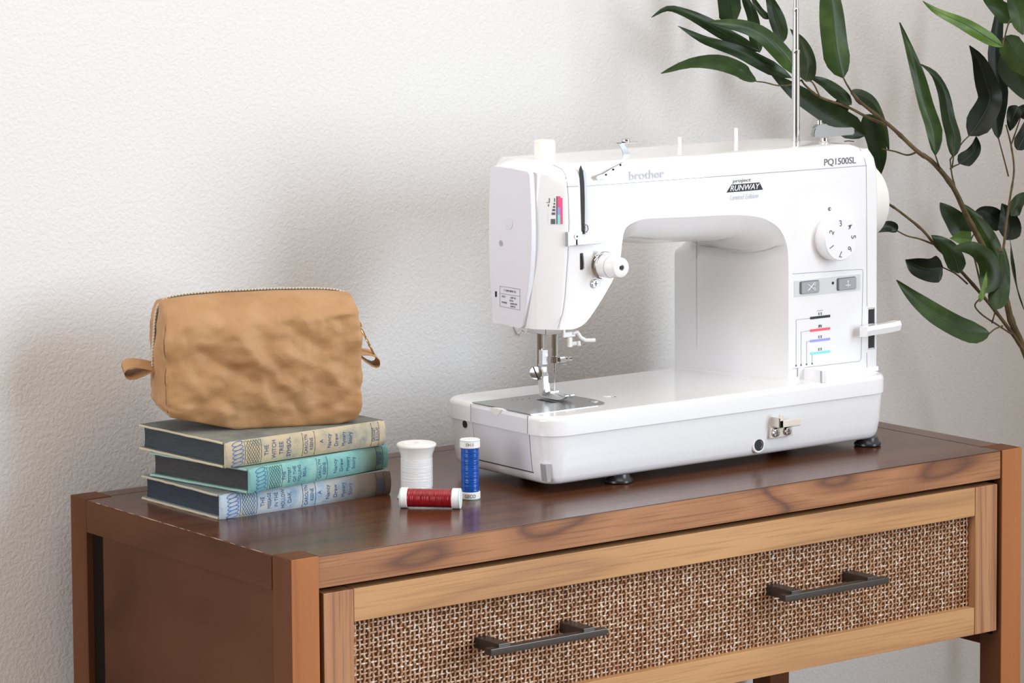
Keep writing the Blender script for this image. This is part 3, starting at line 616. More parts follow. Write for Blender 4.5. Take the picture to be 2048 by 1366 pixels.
m = MB(); m.lathe((NX, NY, .0880), (0, 0, 1), [(.0001, 0), (.0006, .006), (.0006, .024), (.0011, .028), (.0011, .039)], 12); m.build('needle', MT['chrome'], nb)
m = MB(); m.tube([(NX+.0005, NY-.004, .1245), (NX+.006, NY-.008, .1238), (NX+.011, NY-.008, .1236)], .0005, 6); m.build('needle_thread_hook', MT['steel'], nb)
# needle threader
m = MB(); m.box(NX+.003, NX+.020, NY-.013, NY-.010, .1540, .1640, .0010); m.tube([(NX+.016, NY-.012, .1580), (NX+.021, NY-.014, .1590), (NX+.025, NY-.015, .1530), (NX+.030, NY-.017, .1495), (NX+.041, NY-.020, .1490)], .0022, 10)
nt_ = m.build('needle_threader', MT['matt'], sm)
m = MB(); m.box(NX+.009, NX+.014, NY-.015, NY-.011, .1430, .1540, .0010); m.tube([(NX+.014, NY-.013, .1465), (NX+.019, NY-.015, .1470)], .0022, 8); m.tube([(NX+.022, NY-.015, .1490), (NX+.022, NY-.016, .1440)], .0020, 8); m.build('threader_head', MT['cream'], nt_)
m = MB(); m.tube([(.4300, .212, .1740), (.4300, .213, .1660), (.4310, .209, .1590), (.4330, .203, .1585), (.4340, .200, .1640)], .0020, 10); m.build('presser_lifter', MT['satin'], sm)

# ------------------------------------------------------------------ books
def tex_spine(c1, c2, c3, stain=None): return mottled('book_cloth', c1, c2, c3, 45, .8, True, stain)
def book(name, label, loc, rz, L, Wd, T, spine_m, board_m, edge_m, page_m, lines, ink, ink2):
    r = empty(name, loc, label, 'book', 'old clothbound books in the stack', math.radians(rz)); kx = L/.2130
    bt = .0026; bul = .0035
    m = MB(); m.box(0, L, -.0005, Wd, 0, bt, .0008); m.build('back_board', board_m, r, off=False)
    m = MB(); m.box(0, L, -.0005, Wd, T-bt, T, .0008); m.build('front_board', board_m, r, off=False)
    # frayed pale edges of the two boards
    m = MB()
    for z in (bt/2, T-bt/2):
        m.tube([(-.0003, .002+i*(Wd-.004)/12, z+random.uniform(-.0003, .0003)) for i in range(13)], .0013, 6)
    m.build('worn_board_edge', edge_m, r, off=False)
    def sp(z):   # spine bulge
        t = z/T; return -bul*max(0, math.sin(PI*t))**.6-.0004
    n = 10; rs = []
    for i in range(25):
        x = L*i/24; e = .0006 if i in (0, 24) else 0
        rs.append([(x, sp(T*j/n)+e, T*(j/n)*.996+.0002*T) for j in range(n+1)]+[(x, .0010, T-.001), (x, .0010, .001)])
    m = MB(); m.rings(rs); s = m.build('spine', spine_m, r, off=False, ang=60)
    # page block, slightly hollow head edge
    m = MB(); rs = []
    for j in range(9):
        z = bt*.9+(T-1.8*bt)*j/8; inx = .0040+.0009*math.sin(PI*j/8)
        rs.append([(inx, .0010, z), (L-inx, .0010, z), (L-inx, Wd-.004, z), (inx, Wd-.004, z)])
    m.rings(rs); m.build('page_block', page_m, r, off=False)
    # printing on the spine: the words read upwards
    def on_sp(xc, zc):
        def f(x, y, z):
            Z = zc+x; return (xc-y, sp(min(max(Z, .0005), T-.0005))-.00025-z*.5, Z)
        return f
    m = MB()
    for txt, x, size, sx, zc in lines: add_text(m, txt, size, on_sp(x*kx, T/2+zc), sx=sx, depth=.0001)
    m.build('spine_lettering', ink, s, off=False, kind='stuff')
    m = MB()
    def line(pts, rr=.00028):
        q = []
        for (xa, za), (xb, zb) in zip(pts, pts[1:]):
            for k in range(4): q.append((xa+(xb-xa)*k/4, za+(zb-za)*k/4))
        q.append(pts[-1]); m.tube([(x, sp(z)-.0001, z) for x, z in q], rr, 4)
    zt, zb_ = T-.0012, .0012
    for x in (.0235, .0440): line([(x, zb_), (x, zt)])
    for k in range(5):
        x0 = .0255
        line([(x0+.0165*((k)/5), zb_), (x0+.0165, zb_+(zt-zb_)*(1-k/5))], .0002); line([(x0+.0165*(1-k/5), zb_), (x0, zb_+(zt-zb_)*(1-k/5))], .0002)
        line([(x0, zb_+(zt-zb_)*k/5), (x0+.0165*(1-k/5), zt)], .0002) if k else None; line([(x0+.0165, zb_+(zt-zb_)*k/5), (x0+.0165*(k/5), zt)], .0002) if k else None
    for x in BL_LINES: line([(x*kx, zb_), (x*kx, zt)])
    m.build('spine_rule', ink2, s, off=False, kind='stuff')
    m = MB()
    for k in range(6):
        zc = .0028+k*(T-.0056)/5
        m.tube([(.0145+.0068*math.cos(a*PI/8), sp(min(max(zc+.0021*math.sin(a*PI/8)+.0012*math.cos(a*PI/8), .0004), T-.0004))-.0002, zc+.0021*math.sin(a*PI/8)+.0012*math.cos(a*PI/8)) for a in range(17)], .00035, 4)
    m.build('spine_scrollwork', plain('blue_cover_ink', (.07, .17, .45), .8), s, off=False, kind='stuff')
    return r
BL_LINES = (.1000, .1160, .1935, .2035)
page = mottled('dark_page_edges', (.016, .022, .030), (.028, .036, .045), (.02, .026, .034), 60, .6, False)
def pages_mat(nm, c):
    m, t, n, l, b = new_mat(nm)
    co = n.new('ShaderNodeTexCoord'); mp = n.new('ShaderNodeMapping'); mp.inputs['Scale'].default_value = (30, 30, 2600); l.new(co.outputs['Object'], mp.inputs['Vector'])
    nz = n.new('ShaderNodeTexNoise'); nz.inputs['Scale'].default_value = 1; l.new(mp.outputs[0], nz.inputs['Vector'])
    r = ramp(n, [(.35, tuple(v*.6 for v in c)), (.65, tuple(v*1.5 for v in c))]); l.new(nz.outputs['Fac'], r.inputs[0]); l.new(r.outputs[0], b.inputs['Base Color']); b.inputs['Roughness'].default_value = .55
    bp = n.new('ShaderNodeBump'); bp.inputs['Strength'].default_value = .3; bp.inputs['Distance'].default_value = .0003; l.new(nz.outputs['Fac'], bp.inputs['Height']); l.new(bp.outputs['Normal'], b.inputs['Normal'])
    return m
pg1 = pages_mat('navy_page_edges', (.020, .030, .045)); pg2 = pages_mat('charcoal_page_edges', (.026, .026, .028)); pg3 = pages_mat('slate_page_edges', (.022, .034, .042))
blue_ink = plain('navy_cover_ink', (.05, .09, .22), .8); blk_ink = plain('black_cover_ink', (.02, .025, .03), .8)
L1, W1, T1 = .2120, .138, .0265
AU = lambda a, b: [(a, .1045, .0062, .72, 0), (b, .1115, .0062, .72, 0)]
GD = [('GROSSET', .1965, .0052, .70, 0), ('& DUNLAP', .2010, .0048, .62, 0)]
ND = lambda x: [('A', x, .0066, .9, .001), ('Nancy', x+.0105, .0066, .9, 0), ('Drew', x+.020, .0066, .9, 0), ('Mystery', x+.030, .0066, .72, 0), ('Story', x+.039, .0066, .9, 0)]
teal_c = mottled('teal_cloth', (.13, .36, .34), (.21, .47, .44), (.30, .55, .50), 35, .8, True, (.140, .168, .185, .195, .62), (.13, .12, .07))
book('old_book', 'old book with a pale blue cloth spine browned at one end, bottom of the stack', (.0542, .2170, .0), 1.6, .2170, .150, .0262,
     mottled('pale_blue_cloth', (.28, .42, .56), (.50, .60, .68), (.62, .60, .52), 60, .85, True, (.120, .175, .30, .31, .93), (.10, .062, .030)),
     mottled('blue_board_cloth', (.20, .24, .25), (.27, .31, .31), (.33, .34, .30), 30, .85), plain('worn_edge_cream', (.50, .45, .34), .9), pg1,
     [('THE', .0500, .0070, .8, 0), ('MESSAGE', .0585, .0060, .68, 0), ('IN THE', .0670, .0062, .8, 0), ('HOLLOW', .0755, .0062, .74, 0), ('OAK', .0835, .0066, .8, 0)]+AU('CAROLYN', 'KEENE')+ND(.1210)+GD, blue_ink, blk_ink)
book('old_book', 'old book with a teal cloth spine, middle of the stack of three', (.0775, .1975, .0272), 9.8, .1985, .156, .0258, teal_c,
     mottled('teal_board_cloth', (.14, .30, .27), (.20, .38, .34), (.26, .42, .37), 30, .85), plain('worn_edge_teal', (.33, .52, .45), .9), pg2,
     [('THE', .0500, .0062, .8, 0), ('MYSTERY', .0580, .0058, .68, 0), ('OF THE', .0660, .0062, .8, 0), ('TOLLING', .0735, .0060, .70, 0), ('BELL', .0805, .0062, .8, 0)]+AU('CAROLYN', 'KEENE')+ND(.1180)[1:]+[('GROSSET', .1965, .0052, .70, 0), ('& DUNLAP', .2005, .0044, .62, 0)], blue_ink, blk_ink)
book('old_book', 'old book with a cream cloth spine and grey-green cover, top of the stack', (.0575, .2110, .0540), 3.6, .2080, .156, .0270,
     mottled('cream_cloth', (.24, .28, .27), (.54, .46, .31), (.62, .50, .32), 30, .85, True),
     mottled('grey_green_board', (.13, .15, .14), (.20, .22, .20), (.26, .27, .23), 26, .8), plain('worn_edge_cream_light', (.56, .50, .36), .9), pg3,
     [('THE', .0520, .0076, .8, 0), ('WITCH', .0620, .0074, .8, 0), ('TREE', .0715, .0074, .85, 0), ('SYMBOL', .0815, .0074, .74, 0)]+AU('CAROLYN', 'KEENE')+ND(.1250)+GD, blue_ink, blk_ink)

# ------------------------------------------------------------------ kraft paper pouch
def kraft():
    m, t, n, l, b = new_mat('washable_kraft_paper')
    co = n.new('ShaderNodeTexCoord')
    n1 = n.new('ShaderNodeTexNoise'); n1.inputs['Scale'].default_value = 22; n1.inputs['Detail'].default_value = 5; l.new(co.outputs['Object'], n1.inputs['Vector'])
    r = ramp(n, [(.3, (.42, .215, .085)), (.5, (.48, .260, .110)), (.7, (.54, .310, .145))]); l.new(n1.outputs['Fac'], r.inputs[0])
    mp = n.new('ShaderNodeMapping'); mp.inputs['Scale'].default_value = (1500, 1500, 150); l.new(co.outputs['Object'], mp.inputs['Vector'])
    n2 = n.new('ShaderNodeTexNoise'); n2.inputs['Scale'].default_value = 1; n2.inputs['Detail'].default_value = 2; l.new(mp.outputs[0], n2.inputs['Vector'])
    mx = n.new('ShaderNodeMixRGB'); mx.blend_type = 'MULTIPLY'; mx.inputs[0].default_value = .22; l.new(r.outputs[0], mx.inputs[1]); l.new(n2.outputs['Color'], mx.inputs[2])
    l.new(mx.outputs[0], b.inputs['Base Color']); b.inputs['Roughness'].default_value = .62
    bp = n.new('ShaderNodeBump'); bp.inputs['Strength'].default_value = .18; bp.inputs['Distance'].default_value = .0004
    l.new(n2.outputs['Fac'], bp.inputs['Height'])
    n4 = n.new('ShaderNodeTexNoise'); n4.inputs['Scale'].default_value = 75; n4.inputs['Detail'].default_value = 4; n4.inputs['Distortion'].default_value = .8; l.new(co.outputs['Object'], n4.inputs['Vector'])
    bp2 = n.new('ShaderNodeBump'); bp2.inputs['Strength'].default_value = .5; bp2.inputs['Distance'].default_value = .0012; l.new(n4.outputs['Fac'], bp2.inputs['Height']); l.new(bp.outputs['Normal'], bp2.inputs['Normal'])
    vo = n.new('ShaderNodeTexVoronoi'); vo.feature = 'DISTANCE_TO_EDGE'; vo.inputs['Scale'].default_value = 20
    nd = n.new('ShaderNodeTexNoise'); nd.inputs['Scale'].default_value = 30; l.new(co.outputs['Object'], nd.inputs['Vector'])
    va = n.new('ShaderNodeVectorMath'); va.operation = 'SCALE'; va.inputs['Scale'].default_value = .045; l.new(nd.outputs['Color'], va.inputs[0])
    vb = n.new('ShaderNodeVectorMath'); vb.operation = 'ADD'; l.new(co.outputs['Object'], vb.inputs[0]); l.new(va.outputs[0], vb.inputs[1]); l.new(vb.outputs[0], vo.inputs['Vector'])
    bp3 = n.new('ShaderNodeBump'); bp3.inputs['Strength'].default_value = .45; bp3.inputs['Distance'].default_value = .006; l.new(vo.outputs['Distance'], bp3.inputs['Height']); l.new(bp2.outputs['Normal'], bp3.inputs['Normal'])
    l.new(bp3.outputs['Normal'], b.inputs['Normal'])
    return m
KR = kraft()
BAGL, BAGD, BAGH = .208, .098, .138
ang = math.radians(-21)
bag = empty('zip_pouch', (.0365, .2895, .0812), 'crumpled tan kraft paper zip pouch sitting on the stack of books', 'pouch', rz=ang)
FOLDS = [((.30, .80), (.62, .30), .0036, .07), ((.16, .62), (.45, .36), -.0030, .06), ((.45, .55), (.52, .18), .0034, .055), ((.62, .78), (.80, .60), -.0024, .06), ((.72, .82), (.98, .90), .0028, .05),
         ((.60, .30), (.70, .08), -.0028, .05), ((.10, .40), (.30, .12), .0022, .06), ((.55, .62), (.85, .40), .0020, .07), ((.25, .95), (.35, .70), -.0022, .05), ((.80, .20), (.97, .05), .0028, .05)]
def seg_d(p, a, b):
    a = Vector(a); b = Vector(b); p = Vector(p); t = max(0, min(1, (p-a).dot(b-a)/(b-a).length_squared)); return (p-(a+(b-a)*t)).length
def bag_shape(u, v, w):
    """u, v, w in 0..1 on the surface of the unit box -> local position"""
    U, V = u*2-1, v*2-1
    x = u*BAGL; y = v*BAGD; z = w*BAGH
    # crown: top sags towards the ends and towards front/back
    k = max(0, (w-.70)/.30); kk = k*k
    x += -U*kk*.002
    y += -V*kk*.016
    z += -(abs(V)**2.4)*kk*.009 - (abs(U)**6)*kk*.003 + (1-U*U)*kk*.003
    # ends bulge around the zip line and pinch at the tabs
    e = abs(U)**10; z_ = math.sin(PI*min(max(w, 0), 1))
    if e > .02: x += (1 if U > 0 else -1)*e*z_*.006*(1-V*V)
    # front bulge
    y += V*.004*(1-U*U)*math.sin(PI*w)
    # underside: rounded, left end lifts off the book
    b0 = max(0, (.22-w)/.22); z += b0*(.0165*max(0, .35-u)/.35*1.0 + .004*max(0, u-.9)/.1)
    y += -V*b0*b0*.006; x += -U*b0*b0*.004
    # folds
    if v < .02 or v > .98:
        d = 0
        for a, b, h, wd in FOLDS:
            q = seg_d((u, w), a, b); d += 1.5*h*max(0, 1-q/wd)**1.2
        s = min(1, 9*min(u, 1-u)+.25)*min(1, 8*w+.15)
        y += (-1 if v < .5 else 1)*d*s
    P = Vector((u*7+3, v*5, w*6))
    nn = noise.noise(P*1.1)*.0035+noise.noise(P*2.3)*.0016+abs(noise.noise(P*3.1+Vector((5, 2, 1))))*.0018
    dd, _p = noise.voronoi(Vector((u*5.2+1.3, w*3.6+.4, v*2)), distance_metric='DISTANCE', exponent=2.5); nn += (dd[1]-dd[0])*.0085-.0025; nn *= 1-.92*min(1, max(0, (w-.78)/.22))
    edge = min(1, 12*min(w, 1)*1.0+.15)
    if abs(V) > .98: y += V*nn*edge
    else: z += nn*.5*(1 if w > .98 else 0)
    if abs(U) > .98: x += U*nn*.7*edge
    return Vector((x, y, z))
m = MB(); NU, NV, NW = 66, 26, 44
def face_grid(fn, a, b):
    g = [[m.bm.verts.new(bag_shape(*fn(i/a, j/b))) for j in range(b+1)] for i in range(a+1)]
    for i in range(a):
        for j in range(b): m.bm.faces.new((g[i][j], g[i+1][j], g[i+1][j+1], g[i][j+1]))
for fn, a, b in ((lambda s, t: (s, 0, t), NU, NW), (lambda s, t: (s, 1, t), NU, NW), (lambda s, t: (0, s, t), NV, NW), (lambda s, t: (1, s, t), NV, NW), (lambda s, t: (s, t, 1), NU, NV), (lambda s, t: (s, t, 0), NU, NV)): face_grid(fn, a, b)
bmesh.ops.remove_doubles(m.bm, verts=m.bm.verts, dist=.0006)
for _ in range(1): bmesh.ops.smooth_vert(m.bm, verts=m.bm.verts, factor=.45, use_axis_x=True, use_axis_y=True, use_axis_z=True)
m.build('pouch_body', KR, bag, off=False, ang=70)
# zip: runs over the top and half way down both ends
path = [(0, .5, w_) for w_ in [.47+.53*i/16 for i in range(17)]][:-1]+[(i/40, .5, 1) for i in range(41)]+[(1, .5, 1-.50*i/16) for i in range(1, 17)]
zp = []
for k, (u, v, w_) in enumerate(path):
    p = bag_shape(u, v, w_); q = Vector((p.x-BAGL/2, 0, p.z-BAGH*.55)); 
    nrm = Vector((-1 if u == 0 else (1 if u == 1 else 0), 0, 1 if w_ == 1 else 0)); 
    if (u in (0, 1)) and w_ > .93: nrm.z = (w_-.93)/.07
    if w_ == 1 and (u < .05 or u > .95): nrm.x = (-1 if u < .5 else 1)*(1-min(u, 1-u)/.05)
    zp.append((p, nrm.normalized()))
for _ in range(6): zp = [zp[0]]+[((a[0]+b[0]*2+c[0])/4, (a[1]+b[1]*2+c[1]).normalized()) for a, b, c in zip(zp, zp[1:], zp[2:])]+[zp[-1]]
def ribbon(mb_, pts, hw, off, th):
    rs = []
    for p, nr in pts:
        Y = Vector((0, hw, 0)); o_ = p+nr*off
        rs.append([o_-Y, o_-Y*.5+nr*th, o_+Y*.5+nr*th, o_+Y, o_-nr*.002])
    mb_.rings(rs, True)
m = MB(); ribbon(m, zp, .0042, .0004, .0003); zt = m.build('zip_tape', plain('zip_tape', (.10, .085, .07), .9), bag, off=False)
m = MB(); tot = []
for (a, na), (b, nb_) in zip(zp, zp[1:]):
    L_ = (b-a).length; tot.append(L_)
S = sum(tot); nT = int(S/.0017); acc = 0; idx = 0
for k in range(nT):
    s_ = (k+.5)*S/nT
    while idx < len(tot)-1 and acc+tot[idx] < s_: acc += tot[idx]; idx += 1
    f = (s_-acc)/tot[idx]; p = zp[idx][0].lerp(zp[idx+1][0], f); nr = zp[idx][1].lerp(zp[idx+1][1], f).normalized(); tg_ = (zp[idx+1][0]-zp[idx][0]).normalized()
    m.obox(p+nr*.0012+Vector((0, .0007 if k % 2 else -.0007, 0)), tg_, (0, 1, 0), nr, .00055, .0017, .0009)
m.build('zip_teeth', plain('cream_zip_teeth', (.78, .72, .58), .5), zt, off=False, kind='stuff', smooth=False)
# stitched corner seams and the tab seam on the left end
m = MB(); m.tube([bag_shape(0, .0, w_)+Vector((-.0004, .0022, 0)) for w_ in [.08+.78*i/20 for i in range(21)]], .0005, 6); m.build('corner_seam', plain('seam_shade', (.30, .17, .09), .9), bag, off=False)
def tab(sgn, zc, x0, ln, droop):
    pr_ = []
    for i in range(15):
        a = PI*i/14; pr_.append((ln*math.sin(a)*(1 if True else 1), .0062*math.cos(a)*(math.sin(a)**.5 if 0 < i < 14 else .15)))
    pr_ = [(0, .0008)]+[(ln*(.12+.88*math.sin(PI*t/2)), .0016+.0050*math.sin(PI*t)*1.0) for t in (0, .2, .4, .6, .8, .95)]+[(ln*(.12+.88*math.sin(PI*t/2)), .0016-.0072*math.sin(PI*t*.9+.15)) for t in (.95, .8, .6, .4, .2, 0)]+[(0, -.0008)]
    m = MB(); W_ = .0105; rs = []
    for a, h in pr_:
        t_ = .0035*sgn*-1 if sgn < 0 else .002; rs.append([(x0+sgn*a, BAGD/2-W_, zc+h-droop*a/ln-.0005-t_), (x0+sgn*a, BAGD/2+W_, zc+h-droop*a/ln-.0005+t_), (x0+sgn*a, BAGD/2+W_, zc+h-droop*a/ln+.0005+t_), (x0+sgn*a, BAGD/2-W_, zc+h-droop*a/ln+.0005-t_)])
    m.rings(rs); return m.build('side_tab', KR, bag, off=False)
tab(-1, .0640, bag_shape(0, .5, .48).x+.002, .034, .002); tab(1, .0690, bag_shape(1, .5, .50).x-.002, .026, .010)
# brass slider and pull on the right end
e = bag_shape(1, .5, .70); e2 = Vector((e.x+.0025, BAGD/2, e.z))
m = MB(); m.obox(e2, (0, 0, 1), (0, 1, 0), (1, 0, 0), .0060, .0042, .0016, .0006)
m.tube([e2+Vector((.0018, 0, .0052)), e2+Vector((.0042, 0, .0050)), e2+Vector((.0052, 0, .0010)), e2+Vector((.0036, 0, -.003)), e2+Vector((.0018, 0, -.0035))], .0007, 8)
sl = m.build('zip_slider', MT['gold'], bag, off=False)
m = MB()
a = e2+Vector((.0046, 0, -.001)); dv = Vector((.42, -.12, -.90)).normalized(); sd = dv.cross(Vector((1, 0, 0))).normalized()
def ring_(c, l1, l2, r): m.tube([c+dv*l1*math.cos(t*PI/8)+sd*l2*math.sin(t*PI/8) for t in range(17)], r, 8, cap=False)
ring_(a+dv*.0055, .0068, .0030, .0007); ring_(a+dv*.0155, .0046, .0026, .0007)
m.tube([a+dv*.0195, a+dv*.0215], .0016, 10); m.tube([a+dv*.0215, a+dv*.0240, a+dv*.0330, a+dv*.042], .0012, 8, r2=.0006)
ring_(a+dv*.0275, .0062, .0026, .0006); m.build('zip_pull', MT['gold'], sl, off=False)

# ------------------------------------------------------------------ thread spools
def thread_mat(name, c1, c2, rough=.35, axis=2, sheen=0):
    m, t, n, l, b = new_mat(name)
    co = n.new('ShaderNodeTexCoord'); mp = n.new('ShaderNodeMapping'); s = [260, 260, 260]; s[axis] = 2600; mp.inputs['Scale'].default_value = s; l.new(co.outputs['Object'], mp.inputs['Vector'])
    nz = n.new('ShaderNodeTexNoise'); nz.inputs['Scale'].default_value = .5; nz.inputs['Detail'].default_value = 2; l.new(mp.outputs[0], nz.inputs['Vector'])
    r = ramp(n, [(.3, c1), (.7, c2)]); l.new(nz.outputs['Fac'], r.inputs[0]); l.new(r.outputs[0], b.inputs['Base Color'])
    b.inputs['Roughness'].default_value = rough; b.inputs['Anisotropic'].default_value = .5
    return m
def wound(mb_, c, ax, r0, h0, h1, pitch, jit=.00012, n=36, fn=None):
    k = int((h1-h0)/pitch); pr_ = [(r0-.0012, h0)]
    for i in range(k):
        h = h0+(i+.5)*(h1-h0)/k; rr = r0 if not fn else fn((h-h0)/(h1-h0))
        j = random.uniform(-jit, jit); pr_ += [(rr-.00012+j, h-(h1-h0)/k*.5), (rr+j, h)]
    pr_.append((r0-.0012, h1)); mb_.lathe(c, ax, pr_, n)
# white cone-footed spool
wsp = empty('thread_spool', (.2830, .1890, 0), 'large white spool of white thread with flared ends', 'thread spool', 'spools of sewing thread')
c = Vector((.2830, .1890, 0))
m = MB(); m.lathe(c, (0, 0, 1), [(.0060, 0), (.0205, 0), (.0212, .0008), (.0205, .0022), (.0168, .0090), (.0160, .0125), (.0150, .0130), (.0150, .0420), (.0168, .0425), (.0172, .0470), (.0200, .0545), (.0212, .0562), (.0211, .0578), (.0200, .0588), (.0120, .0590)], 48)
m.build('spool_body', MT['cream'], wsp, ang=30)
m = MB(); wound(m, c, (0, 0, 1), .0172, .0120, .0428, .00055, .00010, 48); m.build('thread_winding', thread_mat('white_thread', (.72, .72, .72), (.86, .86, .85), .45), wsp, ang=80)
m = MB(); m.lathe(c, (0, 0, 1), [(.0168, .0588), (.0168, .0592)], 40); pl_ = m.build('paper_label', plain('paper_label_white', (.85, .85, .85), .7), wsp)
m = MB(); m.lathe(c, (0, 0, 1), [(.0024, .0590), (.0024, .0594)], 20); m.build('label_print', plain('label_peach', (.80, .58, .48), .7), pl_)
m = MB(); m.tube([c+Vector((.0150*math.cos(a*PI/20), .0150*math.sin(a*PI/20), .0592)) for a in range(41)], .0002, 4, cap=False); m.build('label_ring', MT['inkl'], pl_)
# small spools: same kind, one standing and one lying
def small_spool(loc, label, tmat, rot, txt_top, txt_bot):
    r = empty('thread_spool', loc, label, 'thread spool', 'spools of sewing thread')
    r.rotation_mode = 'QUATERNION'; r.rotation_quaternion = rot
    H = .0640; R = .0108
    for z0, z1, t in ((0, .0080, txt_bot), (H-.0090, H, txt_top)):
        m = MB(); m.lathe((0, 0, 0), (0, 0, 1), [(.0040, z0), (R-.0006, z0), (R, z0+.0006), (R, z1-.0006), (R-.0006, z1), (.0040, z1)], 40); cp = m.build('spool_end', MT['matt'], r, off=False)
        m = MB()
        for zz in ((z1-.0012) if z0 > 0 else (z0+.0010),): m.lathe((0, 0, 0), (0, 0, 1), [(R+.0001, zz-.0003), (R+.0002, zz), (R+.0001, zz+.0003)], 40)
        m.build('end_stripe', plain('mint_print', (.25, .60, .55), .6), cp, off=False)
        m = MB(); fl_ = -1 if z0 > 0 else 1
        def fn(x, y, z, zc=(z0+z1)/2, fl_=fl_):
            a = -PI*.70+fl_*x/R; return ((R+.0002+z*.4)*math.cos(a), (R+.0002+z*.4)*math.sin(a), zc+fl_*y)
        add_text(m, t, .0050, fn, depth=.0001, sx=.9); m.build('end_lettering', MT['ink'], cp, off=False, kind='stuff')
    m = MB(); wound(m, (0, 0, 0), (0, 0, 1), .0096, .0079, H-.0088, .00060, .00013, 40, lambda t: .0096); m.build('thread_winding', tmat, r, off=False, ang=80)
    return r
small_spool((.3240, .1490, 0), 'standing spool of shiny blue thread with white ends', thread_mat('blue_thread', (.003, .045, .26), (.010, .105, .50), .22), Quaternion((1, 0, 0, 0)), '1143', 'GECO')
d = Vector((.715, -.699, 0)).normalized()
q = d.to_track_quat('Z', 'X')
small_spool((.2372, .1540, .0108), 'spool of dark red thread lying on its side', thread_mat('red_thread', (.17, .004, .008), (.40, .012, .022), .25), q, 'SULKY', '40 WT')

